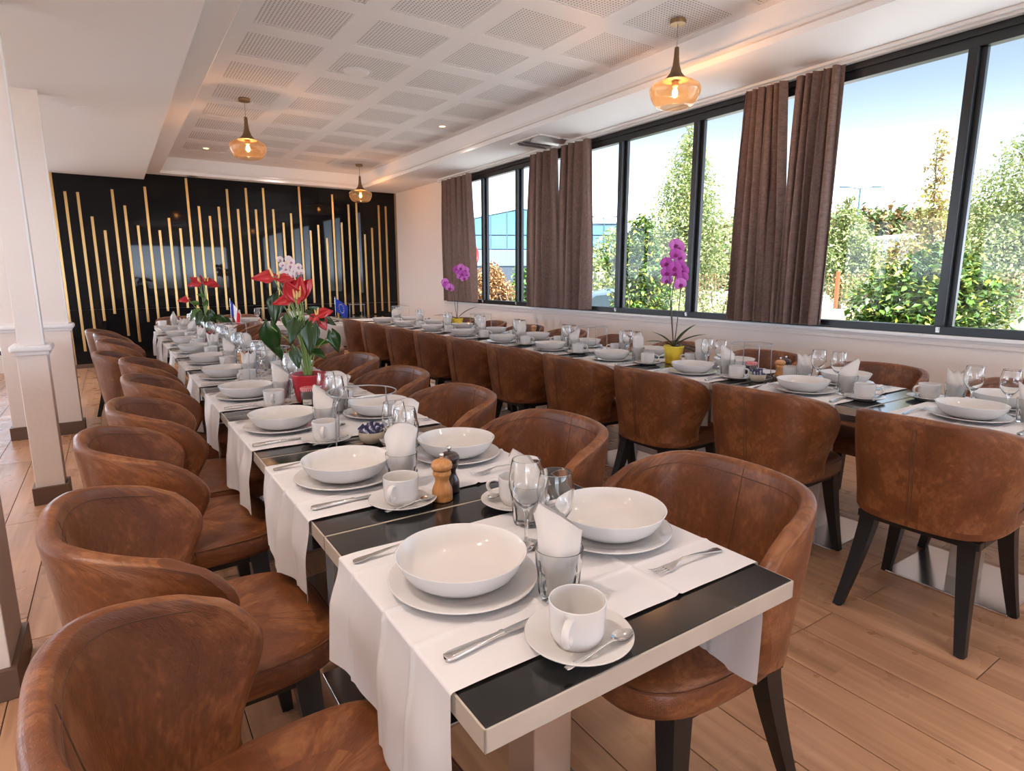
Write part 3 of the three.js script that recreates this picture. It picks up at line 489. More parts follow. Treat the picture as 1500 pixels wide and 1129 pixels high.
{
  // the cross table's cloth: top, and a front hanging towards the room
  const x0 = -0.345 + 0.73, x1 = 0.73 + 2 * PITCH + 0.345, g = grid(120, 30, (u, v) => { const x = lerp(x0, x1, u), t = v * 1.08; if (t < 0.78) return [x, 0.003 + 0.001 * Math.sin(x * 23), -0.40 + t - 0.03]; const d = t - 0.78; return [x, 0.0015 - d, 0.354 + 0.012 * Math.sin(x * 14) * d / 0.3 + 0.01 * smoothstep(d, 0, 0.1) + 0.005 * Math.sin(x * 37)]; }, (u, v) => [u * 2, v]);
  tag(mesh('tablecloth', g, M.cloth), 'long white cloth covering the far cross table, hanging down its front', 'tablecloth').position.set(0, TH, -7.94);
}

// ---------------------------------------------------------------- crockery, cutlery, glasses
const plateP = proto('dinner_plate', 'plate');
mesh('plate', lathe([[0.0001, 0.003], [0.085, 0.003], [0.088, 0.0], [0.093, 0.0], [0.097, 0.004], [0.138, 0.0155], [0.1405, 0.0175], [0.138, 0.0195], [0.1, 0.0095], [0.09, 0.007], [0.0001, 0.007]], 64), M.china, plateP);
const bowlP = proto('soup_bowl', 'bowl');
mesh('bowl', lathe([[0.0001, 0.003], [0.06, 0.003], [0.063, 0], [0.068, 0], [0.072, 0.002], [0.093, 0.010], [0.109, 0.023], [0.1195, 0.040], [0.125, 0.053], [0.1262, 0.0555], [0.125, 0.0565], [0.1225, 0.055], [0.1165, 0.041], [0.106, 0.0255], [0.09, 0.014], [0.068, 0.008], [0.03, 0.0066], [0.0001, 0.0065]], 72), M.china, bowlP);
const saucerP = proto('saucer', 'saucer');
mesh('dish', lathe([[0.0001, 0.002], [0.038, 0.002], [0.04, 0], [0.046, 0], [0.05, 0.003], [0.078, 0.0155], [0.081, 0.018], [0.079, 0.0195], [0.05, 0.0075], [0.036, 0.006], [0.033, 0.005], [0.0001, 0.005]], 56), M.china, saucerP);
const cupP = proto('coffee_cup', 'cup');
mesh('body', lathe([[0.0001, 0.003], [0.026, 0.003], [0.028, 0], [0.032, 0], [0.0335, 0.004], [0.0385, 0.011], [0.0405, 0.02], [0.0425, 0.0645], [0.0418, 0.0662], [0.0402, 0.0655], [0.0385, 0.022], [0.035, 0.012], [0.025, 0.007], [0.0001, 0.006]], 48), M.china, cupP);
{ const g = tube([[0.0405, 0.054, 0], [0.052, 0.056, 0], [0.0645, 0.051, 0], [0.068, 0.04, 0], [0.062, 0.028, 0], [0.05, 0.0235, 0], [0.039, 0.0245, 0]], 0.0042, 8, 36); g.scale(1, 1, 1.5); mesh('handle', g, M.china, cupP); }
cupP.scale.setScalar(1.07); saucerP.scale.set(1.07, 1.0, 1.07); bowlP.scale.set(0.975, 1, 0.975);
const spoonP = proto('teaspoon', 'spoon');
{
  const h = loft([[-0.072, 0.001, 0, 0.0045, 0.0006], [-0.068, 0.001, 0, 0.0056, 0.001], [-0.05, 0.001, 0, 0.0045, 0.0011], [-0.02, 0.002, 0, 0.0025, 0.0012], [0.01, 0.005, 0, 0.0019, 0.0014], [0.024, 0.006, 0, 0.0025, 0.0012], [0.03, 0.005, 0, 0.005, 0.0008]], 10);
  const b = grid(28, 6, (u, v) => { const t = u * 2 * Math.PI, r = v; return [0.048 + 0.021 * r * Math.cos(t), 0.0005 + 0.0055 * r * r, 0.0135 * r * Math.sin(t) * (1 - 0.12 * Math.cos(t))]; }), b2 = b.clone().translate(0, -0.0009, 0);
  mesh('spoon', merge([h, b, b2]), M.chrome, spoonP);
}
const knifeP = proto('table_knife', 'knife');
mesh('handle', loft([[-0.113, 0.005, 0, 0.003, 0.002], [-0.111, 0.005, 0, 0.0085, 0.0045], [-0.1, 0.005, 0, 0.0105, 0.005], [-0.06, 0.005, 0, 0.0088, 0.0048], [-0.03, 0.005, 0, 0.0064, 0.0042], [-0.012, 0.005, 0, 0.0055, 0.0038], [-0.008, 0.005, 0, 0.007, 0.0045], [-0.003, 0.005, 0, 0.0068, 0.004], [0, 0.005, 0, 0.006, 0.0015]], 12), M.chrome, knifeP);
mesh('blade', loft([[-0.001, 0.005, 0, 0.006, 0.0014], [0.02, 0.005, 0.001, 0.0085, 0.0011], [0.07, 0.004, 0.001, 0.0095, 0.0009], [0.1, 0.003, 0.0, 0.0085, 0.0007], [0.113, 0.0025, -0.003, 0.005, 0.0005], [0.117, 0.0025, -0.005, 0.0015, 0.0003]], 10), M.chrome, knifeP);
const forkP = proto('table_fork', 'fork');
{
  const h = loft([[-0.1, 0.0025, 0, 0.003, 0.0008], [-0.098, 0.003, 0, 0.0085, 0.0014], [-0.088, 0.004, 0, 0.0105, 0.0015], [-0.06, 0.007, 0, 0.0066, 0.0016], [-0.02, 0.012, 0, 0.0036, 0.0017], [0.015, 0.014, 0, 0.003, 0.0018], [0.033, 0.011, 0, 0.0042, 0.0016], [0.045, 0.0075, 0, 0.009, 0.0012], [0.056, 0.005, 0, 0.0118, 0.0011], [0.062, 0.0042, 0, 0.0118, 0.001]], 12);
  const t = [-0.0099, -0.0033, 0.0033, 0.0099].map((z) => loft([[0.06, 0.0044, z, 0.0021, 0.001], [0.075, 0.0038, z, 0.0019, 0.001], [0.09, 0.0055, z, 0.0015, 0.0009], [0.1, 0.009, z * 0.98, 0.0007, 0.0005]], 8));
  mesh('fork', merge([h, ...t]), M.chrome, forkP);
}
const tumblerP = proto('tumbler', 'glass');
{
  // ten facets on the lower part, a plain band above
  const prof = [[0.0262, 0], [0.0285, 0.003], [0.0298, 0.012], [0.0322, 0.052], [0.0333, 0.060], [0.0345, 0.064], [0.0362, 0.0985], [0.0355, 0.0995]], inner = [[0.0345, 0.0985], [0.0328, 0.064], [0.0315, 0.058], [0.0278, 0.013], [0.025, 0.0098], [0.0001, 0.0092]];
  const g = grid(80, prof.length + inner.length, (u, v) => { const k = Math.round(v * (prof.length + inner.length)), all = [[0.0001, 0], ...prof, ...inner], p = all[k], t = -u * 2 * Math.PI, fl = p[1] > 0.004 && p[1] < 0.061 && k <= prof.length ? 0.0013 * Math.abs(Math.sin(t * 5)) : 0; const r = p[0] - 0.0013 * (fl ? 1 : 0) + fl * 1.6; return [r * Math.cos(t), p[1], r * Math.sin(t)]; }, null, true);
  mesh('vessel', g, M.glass, tumblerP);
  tumblerP.scale.set(1.2, 0.97, 1.2);
}
const wineP = proto('wine_glass', 'glass');
mesh('vessel', lathe([[0.0001, 0], [0.03, 0], [0.0335, 0.0012], [0.033, 0.0026], [0.018, 0.005], [0.006, 0.011], [0.0038, 0.02], [0.0036, 0.05], [0.0042, 0.075], [0.008, 0.085], [0.02, 0.096], [0.0325, 0.115], [0.0372, 0.135], [0.0368, 0.155], [0.0335, 0.178], [0.0308, 0.192], [0.0298, 0.1928], [0.0292, 0.192], [0.032, 0.177], [0.0353, 0.155], [0.0357, 0.135], [0.031, 0.1165], [0.019, 0.0985], [0.007, 0.09], [0.0001, 0.0885]], 48), M.glass, wineP);
// napkins stand rolled in the tumblers: a pocket with a slanted or a double peak
function napkinGeo(kind) { // seen from either broad side, the two leaves meet along the top edge
  const top = (t, c = Math.cos(t)) => (kind === 0 ? 0.156 - 0.03 * Math.max(c, -0.78) - (c < -0.78 ? 0.09 * (-0.78 - c) : 0) : kind === 1 ? 0.128 + 0.052 * Math.sqrt(Math.max(0, 1 - ((c + 0.12) / 1.15) ** 2)) : 0.142 + 0.04 * Math.abs(Math.abs(c + 0.1) - 0.35));
  const shell = (k, turn) => grid(56, 16, (u, v) => { const t = u * 2 * Math.PI * 0.98 + turn, h = top(t + k), y = lerp(0.0125, h, v), open = smoothstep(y, 0.02, 0.1), out = y > 0.1 ? (y - 0.1) * 0.12 : 0; const rx = lerp(0.0215, 0.0315, open) + out - k * 0.004, rz = lerp(0.0195, 0.0285, open) - (y > 0.09 ? 0.023 * smoothstep(v, 0.55, 1) : 0) - k * 0.004, c = 0.0012 * Math.sin(t * 5 + y * 60); return [(rx + c) * Math.cos(t), y, (rz + c) * Math.sin(t)]; });
  return merge([shell(0, 0.3), shell(0, 1.2).scale(0.86, 0.965, 0.8)]);
}
const napkinP = [0, 1, 2].map((k) => { const p = proto('folded_napkin', 'napkin'); mesh('folded_cloth', napkinGeo(k), M.napkin, p); p.scale.set(1.18, 1, 1.18); return p; });

// one place setting; dir = +1: the guest sits at -x and looks to +x; -1: the other way round
function setting(cx, cz, dir, where, turn0 = 0, full = true) {
  const j = (a) => rnd(-a, a), at = (x, z, y) => { const p = V(x * dir, 0, z * dir).applyAxisAngle(V(0, 1, 0), turn0); return [cx + p.x, TH + y, cz + p.z]; }, base = (dir > 0 ? 0 : Math.PI) + turn0, G = (s) => s;
  const L = 0.0048, px = -0.187 + j(0.008), pz = j(0.012);
  copy(plateP, `flat white dinner plate under a bowl, ${where}`, at(px, pz, L), j(3), G('dinner plates'));
  copy(bowlP, `white soup bowl, ${where}`, at(px + j(0.006), pz + j(0.006), L + 0.0085), j(3), G('soup bowls'));
  const sx = -0.115 + j(0.012), sz = 0.265 + j(0.008), st = j(0.5);
  copy(saucerP, `white saucer under a coffee cup, ${where}`, at(sx, sz, 0.0012), j(3), G('saucers'));
  copy(cupP, `white coffee cup, ${where}`, at(sx - 0.004, sz, 0.0066), base + (dir > 0 && cx < 1 ? -2.05 : -1.0) + st, G('coffee cups'));
  const sp = copy(spoonP, `steel teaspoon on a saucer, ${where}`, at(sx + 0.0, sz + 0.052, 0.0165), base + 0.25 + st * 0.4, G('teaspoons')); sp.rotation.order = 'YXZ'; sp.rotation.z = 0.02;
  copy(knifeP, `steel table knife with a rounded handle, ${where}`, at(-0.222 + j(0.01), 0.196 + j(0.01), L), base + 0.07 + j(0.06), G('table knives'));
  copy(forkP, `steel table fork, ${where}`, at(-0.228 + j(0.01), -0.186 + j(0.01), L), base + j(0.07), G('table forks'));
  const tx = -0.078 + j(0.01), tz = 0.152 + j(0.01);
  copy(tumblerP, `clear faceted tumbler holding a napkin, ${where}`, at(tx, tz, L), j(3), G('tumblers'));
  const nk = Math.floor(rnd(0, 2.99)), first = cz > -1 && cx < 1 && dir > 0; copy(napkinP[first ? 0 : nk], `white napkin standing in a tumbler, ${where}`, at(tx, tz, L), turn0 - 0.6 + j(first ? 0.05 : 0.4) + (rnd() < 0.3 && !first ? Math.PI : 0), G('folded napkins'));
  copy(wineP, `stemmed wine glass, ${where}`, at(0.006 + j(0.012), -0.055 + j(0.01), L), j(3), G('wine glasses'));
}
for (let k = 0; k < 10; k++) { setting(TX[0], TZ(k), 1, `${ORD[k]} place from front, left side of left row`); setting(TX[0], TZ(k), -1, `${ORD[k]} place from front, right side of left row`); }
for (let k = 0; k < 10; k++) { setting(TX[1], TZ(k), 1, `${ORD[k]} place from front, inner side of window row`); setting(TX[1], TZ(k), -1, `${ORD[k]} place from front, window side of window row`); }
for (let k = 0; k < 3; k++) setting(0.73 + PITCH * k, -7.98, 1, `${ORD[k]} place from left on the far cross table`, -Math.PI / 2);

// ---------------------------------------------------------------- things shared along the rows
const JZ = (j) => T0 - PITCH * (j + 1), ON = TH + 0.001;
function millProto(mat, base) {
  const p = proto(base, 'mill');
  mesh('body', lathe([[0.0001, 0], [0.0255, 0], [0.0265, 0.002], [0.0265, 0.013], [0.0252, 0.0145], [0.0265, 0.016], [0.0265, 0.026], [0.0245, 0.034], [0.02, 0.044], [0.0178, 0.052], [0.0185, 0.06], [0.0225, 0.068], [0.0236, 0.073], [0.0222, 0.076], [0.0232, 0.0785], [0.0222, 0.0815], [0.0001, 0.0815]], 40), mat, p);
  mesh('cap', lathe([[0.0001, 0.0815], [0.021, 0.0815], [0.0262, 0.0865], [0.0278, 0.093], [0.0262, 0.1], [0.02, 0.1065], [0.0105, 0.1095], [0.0001, 0.11]], 40), mat, p);
  mesh('knob', lathe([[0.0001, 0.109], [0.0042, 0.109], [0.0036, 0.113], [0.0055, 0.117], [0.0062, 0.121], [0.005, 0.125], [0.0001, 0.126]], 20), M.chrome, p);
  return p;
}
const beechMill = millProto(M.beech, 'salt_mill'), ebonyMill = millProto(M.ebony, 'pepper_mill');
[[0.664, -1.325, 0.71, -1.372, 'in the gap nearest the front of the left row'], [0.647, JZ(4) + 0.02, 0.70, JZ(4) - 0.03, 'in the middle of the left row behind the red-potted plant'], [0.684, -6.70, 0.735, -6.74, 'far along the left row behind the smaller red pot'], [3.10, -1.925, 3.17, -1.935, 'at the front of the window row beside the berry jam'], [3.40, -4.72, 3.455, -4.745, 'along the window row by the middle curtains']].forEach(([x, z, x2, z2, w]) => {
  copy(beechMill, `pale turned wood salt mill ${w}`, [x, ON, z], rnd(0, 3), 'salt mills'); copy(ebonyMill, `dark stained pepper mill ${w}`, [x2, ON, z2], rnd(0, 3), 'pepper mills');
});
const standP = proto('serving_stand', 'stand');
{
  const r0 = 0.114, h = 0.194, torus = (r, y, t) => new THREE.TorusGeometry(r, t, 8, 64).rotateX(Math.PI / 2).translate(0, y, 0);
  mesh('top_ring', torus(r0, h, 0.0023), M.wire, standP); mesh('base_ring', torus(r0 + 0.007, 0.003, 0.0022), M.wire, standP);
  for (let k = 0; k < 4; k++) { const a = k * Math.PI / 2 + 0.35, c = Math.cos(a), s = Math.sin(a); mesh('leg', tube([[(r0 + 0.007) * c, 0.003, (r0 + 0.007) * s], [(r0 + 0.003) * c, h * 0.5, (r0 + 0.003) * s], [r0 * c, h, r0 * s]], 0.0022, 7, 8), M.wire, standP); }
}
[[0.665, -1.91, 'over navy sachets near the front of left row'], [0.68, -3.43, 'on the left row just behind the big red-potted plant'], [0.80, -5.42, 'on the left row before the smaller red pot'], [3.02, -2.06, 'around the jam jar on the window row'], [3.08, -3.50, 'on the window row left of the big purple orchid'], [3.2, -5.40, 'on the window row right of the smaller purple orchid'], [3.2, -7.5, 'far along the window row, left of the smaller purple orchid'], [1.60, -8.0, 'on the far cross table left of the white orchid'], [2.9, -8.35, 'at the far end of the window row']].forEach(([x, z, w]) => copy(standP, `round steel wire serving stand ${w}`, [x, ON, z], rnd(0, 1.5), 'wire serving stands'));
// jam jars
const jamP = proto('jam_jar', 'jar');
{
  mesh('jam', lathe([[0.0001, 0.003], [0.0285, 0.003], [0.0295, 0.008], [0.0295, 0.062], [0.0001, 0.062]], 32), M.jam, jamP);
  mesh('jar', lathe([[0.0001, 0], [0.03, 0], [0.0325, 0.003], [0.0325, 0.058], [0.031, 0.064], [0.0285, 0.068], [0.0285, 0.072], [0.027, 0.072], [0.0268, 0.068], [0.0301, 0.06], [0.0301, 0.006], [0.0001, 0.0025]], 32), M.glass, jamP);
  const check = tex(64, 64, (x, y) => { const a = Math.floor(x * 8) % 2, b = Math.floor(y * 8) % 2; return a && b ? [0.7, 0.05, 0.07] : a || b ? [0.8, 0.3, 0.3] : [0.92, 0.88, 0.87]; }); check.repeat.set(6, 3);
  mesh('lid', lathe([[0.0001, 0.086], [0.027, 0.086], [0.0325, 0.0845], [0.0338, 0.082], [0.0338, 0.071], [0.033, 0.07]], 40), std('red gingham lid', { map: check, roughness: 0.4 }), jamP);
  const lab = new THREE.CylinderGeometry(0.0329, 0.0329, 0.024, 24, 1, true, -0.55, 1.25).translate(0, 0.022, 0); mesh('paper_label', lab, M.paper, jamP);
  for (const [y, w] of [[0.015, 0.5], [0.0205, 0.8]]) mesh('label_line', new THREE.CylinderGeometry(0.0331, 0.0331, 0.002, 16, 1, true, -w / 2, w).translate(0, y, 0), std('grey print', { color: C(0.12, 0.12, 0.14), roughness: 0.8 }), jamP);
}
[[0.693, -2.70, -0.55, 'jam jar with red gingham lid in front of the big red pot'], [3.05, -2.075, -0.9, 'jam jar with red gingham lid inside a wire stand on the window row'], [3.09, -5.99, -0.6, 'jam jar left of the smaller yellow orchid pot']].forEach(([x, z, t, l]) => copy(jamP, l, [x, ON, z], t));
// bowls of wrapped sachets
const sachetMap = tex(128, 64, (x, y) => { const a = fbm(x, y, 8, 3), w = smoothstep(Math.abs(y - 0.5), 0.18, 0.2) < 0.5 && Math.abs(x - 0.5) < 0.28 && fbm(x, y, 16, 2) > 0.52; return w ? [0.8, 0.82, 0.9] : [0.05 + 0.05 * a, 0.07 + 0.05 * a, 0.22 + 0.12 * a]; });
const sachetMat = phys('navy printed wrapper', { map: sachetMap, roughness: 0.28, side: THREE.DoubleSide });
const sachetP = proto('sugar_sachet', 'sachet');
mesh('wrapper', grid(16, 10, (u, v) => { const x = (u - 0.5) * 0.058, z = (v - 0.5) * 0.024, p = 1 - Math.abs(2 * v - 1) ** 2, q = 1 - Math.abs(2 * u - 1) ** 6; return [x, 0.004 * p * q + 0.0012 * Math.sin(u * 40) * (1 - q), z * (1 + 0.12 * (1 - q))]; }), sachetMat, sachetP);
const dishP = proto('sachet_bowl', 'bowl');
mesh('bowl', lathe([[0.0001, 0.002], [0.026, 0], [0.03, 0.002], [0.04, 0.012], [0.0445, 0.026], [0.0455, 0.04], [0.0445, 0.0415], [0.0425, 0.04], [0.041, 0.026], [0.036, 0.013], [0.025, 0.006], [0.0001, 0.005]], 40), M.stoneware, dishP);
[[0.71, -1.955, 'small cream bowl of navy sachets near the front of the left row', 11, 'navy wrapped sachets in the bowl near the front of the left row'], [2.93, -1.95, 'small cream bowl of navy sachets beside the wire stand on the window row', 9, 'navy wrapped sachets in the bowl on the window row'], [3.3, -6.86, 'small bowl of sachets far along the window row', 6, 'wrapped sachets in the bowl far along the window row'], [0.69, JZ(5), 'small cream bowl of sachets between stands far along the left row', 5, 'wrapped sachets in the bowl far along the left row']].forEach(([x, z, l, n, g]) => {
  copy(dishP, l, [x, ON, z], 0);
  for (let k = 0; k < n; k++) { const a = k * 2.4, r = 0.008 + 0.017 * Math.sqrt(k / n), s = copy(sachetP, g.replace('sachets', 'sachet'), [x + r * Math.cos(a), ON + 0.036 + 0.004 * (k % 4) + rnd(0, 0.005), z + r * Math.sin(a)], 0, g); s.rotation.order = 'YXZ'; s.rotation.set(rnd(-0.7, 0.7), rnd(0, 3.1), rnd(0.3, 1.1)); }
});

// ---------------------------------------------------------------- plants on the tables
const RH = V(Math.cos(CAM_YAW), 0, Math.sin(CAM_YAW)), FH = V(Math.sin(CAM_YAW), 0, -Math.cos(CAM_YAW)); // two level directions across and along the room's diagonal
const dia = (r, u, d) => RH.clone().multiplyScalar(r).add(V(0, u, 0)).addScaledVector(FH, d);
function orient(o, pos, dir, up) { const x = dir.clone().normalize(), z = x.clone().cross(up).normalize(), y = z.clone().cross(x).normalize(); o.matrixAutoUpdate = true; o.quaternion.setFromRotationMatrix(new THREE.Matrix4().makeBasis(x, y, z)); o.position.copy(pos); }
// heart-shaped blade along +x, unit length, stem at x = 0
function heart(bend, cup, wave = 0) {
  return grid(14, 20, (u, v) => {
    const t = v, w = 0.62 * (Math.sin(Math.PI * Math.min(1, (t * 0.96 + 0.04)) ** 0.62)) ** 0.8 * (1 - 0.25 * t), s = 2 * u - 1, back = -0.2 * Math.sin(Math.PI * Math.abs(s)) * (1 - t) ** 3 * 1.1;
    const x = t + back, z = s * w * 0.72, y = -bend * x * x + cup * s * s * w * 0.5 + wave * Math.sin(s * 7 + t * 5) * 0.05 * Math.abs(s);
    return [x, y, z];
  });
}
const leafGeo = [heart(0.25, 0.22, 1), heart(0.5, 0.35, 1), heart(0.1, 0.5, 1)], spatheGeo = [heart(-0.25, 0.25, 1.4), heart(0.2, -0.2, 1.6)];
const spadixGeo = lathe([[0.0001, 0], [0.07, 0.03], [0.075, 0.3], [0.06, 0.75], [0.03, 0.97], [0.0001, 1]], 12);
function potGeo(r0, r1, h) { return lathe([[0.0001, 0], [r0 - 0.003, 0], [r0, 0.003], [r1 - 0.002, h - 0.016], [r1 + 0.001, h - 0.014], [r1 + 0.0015, h - 0.002], [r1, h], [r1 - 0.004, h - 0.001], [r1 - 0.007, h - 0.02], [r0 - 0.004, 0.012], [0.0001, 0.01]], 44); }
function anthurium(label, pos, pr0, pr1, ph, leaves, flowers) {
  const t = thing('potted_anthurium', label, 'plant', pos), lift = pr1 > 0.06 ? 0.13 : 0.07;
  mesh('pot', potGeo(pr0, pr1, ph), M.redPot, t); mesh('soil', lathe([[0.0001, ph - 0.008], [pr1 * 0.5, ph - 0.012], [pr1 - 0.006, ph - 0.02]], 24), M.soil, t);
  const S = V(0, ph - 0.015, 0);
  leaves.forEach(([r, u0, d, len, dr, du, dd, k, pale]) => {
    const u = u0 + lift * (pr1 > 0.06 ? 0.85 : 1), p = dia(r, u, d), dir = dia(dr, du, dd), l = mesh('leaf', leafGeo[k], pale ? M.leafPale : M.leaf, t); orient(l, p, dir, V(0, 1, 0.2).addScaledVector(FH, -0.8)); len *= pr1 > 0.06 ? 0.78 : 0.85; l.scale.set(len, len, len * 0.78);
    mesh('leaf_stalk', tube([S.clone().add(V(r * 0.1, 0, d * 0.1)), dia(r * 0.35, lerp(ph, u, 0.55), d * 0.35), p], 0.0026, 6, 14), M.stem, t);
  });
  flowers.forEach(([r, u0, d, len, dr, du, dd, k]) => {
    const u = u0 + lift, p = dia(r, u, d), dir = dia(dr, du, dd), f = mesh('spathe', spatheGeo[k], M.spathe, t); orient(f, p, dir, V(0, 0.7, 0).addScaledVector(FH, -0.9)); f.scale.set(len, len, len);
    const s = mesh('spadix', spadixGeo, M.spadix, t); s.position.copy(p); s.quaternion.setFromUnitVectors(V(0, 1, 0), V(0, 1, 0).addScaledVector(dir, 0.25).addScaledVector(FH, -0.15).normalize()); s.scale.set(len * 0.75, len * 0.48, len * 0.75);
    mesh('flower_stalk', tube([S, dia(r * 0.4, lerp(ph, u, 0.6), d * 0.4), p], 0.0028, 6, 16), M.stem, t);
  });
}
anthurium('tall red-flowered anthurium with heart-shaped leaves in the big red pot, front of left row', [0.725, ON, -2.80], 0.058, 0.078, 0.132,
  [[-0.12, 0.375, 0.02, 0.17, -0.25, -0.9, -0.2, 0], [-0.155, 0.245, -0.02, 0.19, 0.05, -1, 0.0, 1], [-0.02, 0.27, -0.03, 0.15, -0.3, -0.8, -0.4, 0], [0.02, 0.31, 0.02, 0.13, 0.6, -0.3, -0.4, 2], [0.05, 0.245, -0.05, 0.17, -0.15, -1, -0.3, 0], [0.12, 0.21, 0.0, 0.12, 0.35, -0.95, -0.1, 1], [-0.1, 0.145, -0.05, 0.08, -0.2, -1, -0.1, 1], [-0.03, 0.14, -0.07, 0.11, 0.25, -1.0, -0.3, 0], [-0.09, 0.285, 0.03, 0.1, 0.1, -1, -0.1, 2, 1], [0.02, 0.15, 0.03, 0.1, 0.8, 0.2, 0, 2, 1], [0.045, 0.13, -0.03, 0.08, 0.7, -0.3, -0.2, 0], [-0.02, 0.36, 0.04, 0.07, -0.1, 0.8, 0.1, 2, 1], [0.0, 0.2, 0.05, 0.12, 0.1, 0.9, 0.2, 2, 1], [0.06, 0.27, 0.05, 0.09, 0.7, -0.2, 0.1, 0]],
  [[-0.125, 0.445, -0.02, 0.09, -1, 0.05, -0.3, 1], [-0.115, 0.438, 0.02, 0.07, 1, 0.0, 0.2, 1], [-0.012, 0.345, -0.05, 0.105, 0.3, 0.95, 0.1, 0], [-0.02, 0.35, -0.055, 0.085, -0.35, 0.9, -0.2, 0], [0.0, 0.352, -0.05, 0.11, 0.8, 0.75, -0.1, 0], [-0.05, 0.345, -0.04, 0.075, -1, -0.15, -0.4, 1], [-0.062, 0.36, 0.0, 0.06, -0.3, 0.8, -0.1, 1], [0.065, 0.275, -0.02, 0.07, 0.9, 0.35, 0.0, 1], [0.06, 0.272, -0.02, 0.06, -0.5, -0.6, -0.4, 1], [0.07, 0.255, 0.0, 0.06, 0.4, -0.8, -0.1, 1]]);
anthurium('smaller red-flowered anthurium in a red pot, farther down the left row', [0.672, ON, -5.88], 0.043, 0.055, 0.105,
  [[-0.06, 0.22, 0, 0.13, -0.6, -0.6, -0.4, 0, 1], [-0.02, 0.2, -0.05, 0.13, -0.1, -0.9, -0.4, 0], [0.05, 0.21, -0.02, 0.13, 0.3, -0.9, -0.2, 1], [0.09, 0.16, 0, 0.14, 0.9, -0.3, -0.2, 0], [-0.05, 0.15, -0.02, 0.1, -0.5, -0.8, -0.1, 0], [0.01, 0.26, 0.02, 0.12, 0.2, 0.5, -0.6, 2, 1], [-0.07, 0.27, 0.02, 0.09, -0.8, 0.3, -0.2, 2, 1], [0.03, 0.16, -0.05, 0.1, 0.2, -0.9, -0.4, 0], [0.0, 0.33, 0.0, 0.08, -0.4, 0.4, -0.6, 2, 1], [0.14, 0.14, 0.02, 0.1, 0.9, -0.2, 0, 1]],
  [[-0.02, 0.46, 0, 0.11, -1, -0.1, -0.3, 1], [0.02, 0.47, 0, 0.1, 1, -0.05, -0.3, 1], [0.0, 0.465, 0.02, 0.09, 0.2, 0.6, -0.5, 0], [0.04, 0.46, 0.0, 0.1, 1, -0.2, 0.2, 1], [-0.04, 0.465, 0.01, 0.08, -0.7, 0.3, 0.1, 0], [-0.14, 0.315, 0, 0.09, -1, 0.0, -0.3, 1]]);
const petalW = grid(8, 8, (u, v) => { const s = 2 * u - 1, w = 0.44 * Math.sin(Math.PI * (0.08 + 0.9 * v)) ** 0.7; return [v * 0.55, 0.06 * Math.sin(v * 3) - 0.12 * s * s * w, s * w]; }), petalN = grid(6, 8, (u, v) => { const s = 2 * u - 1, w = 0.22 * Math.sin(Math.PI * (0.06 + 0.92 * v)) ** 0.8; return [v * 0.55, -0.03 * v, s * w]; });
const blossomGeo = merge([...[0.25, Math.PI - 0.25].map((a) => petalW.clone().rotateZ(0).rotateY(a)), ...[Math.PI / 2, Math.PI * 7 / 6, Math.PI * 11 / 6].map((a) => petalN.clone().rotateY(a).translate(0, -0.02, 0))]).rotateX(Math.PI / 2);
const lipGeo = merge([petalN.clone().scale(0.55, 1, 0.9).rotateY(-Math.PI / 2).translate(0, 0.07, 0), new THREE.SphereGeometry(0.07, 8, 6).translate(0, 0.07, 0)]).rotateX(Math.PI / 2);
const strapGeo = grid(6, 18, (u, v) => { const s = 2 * u - 1, w = 0.11 * Math.sin(Math.PI * (0.1 + 0.88 * v)) ** 0.75; return [v, -0.45 * v * v + 0.35 * s * s * w, s * w]; });
function orchid(label, pos, potMat, pr, ph, stems, leaves, blossoms, mat, lip, size) {
  const t = thing('potted_orchid', label, 'plant', pos);
  mesh('pot', potGeo(pr * 0.78, pr, ph), potMat, t); mesh('soil', lathe([[0.0001, ph - 0.006], [pr - 0.006, ph - 0.018]], 20), M.soil, t);
  stems.forEach((pts) => mesh('stem', tube([[0, ph - 0.02, 0], ...pts.map((p) => dia(...p).toArray())], 0.0032, 7, 30), M.darkStem, t));
  leaves.forEach(([len, dr, du, dd]) => { const l = mesh('leaf', strapGeo, M.leaf, t); orient(l, V(0, ph - 0.01, 0), dia(dr, du, dd), V(0, 1, 0)); l.scale.set(len, len * 0.8, len * 0.95); });
  blossoms.forEach(([r, u, d, tr = 0, td = 0]) => { const b = mesh('blossom', blossomGeo, mat === M.orchid && rnd() < 0.45 ? M.orchidPale : mat, t), n = dia(tr, 0.1, -1 + td), p = dia(r, u, d); b.position.copy(p); b.lookAt(p.clone().add(n)); b.position.copy(p); b.rotateZ(rnd(-0.4, 0.4)); b.scale.setScalar(size * rnd(0.9, 1.08)); if (lip) mesh('lip', lipGeo, lip, b); });
}
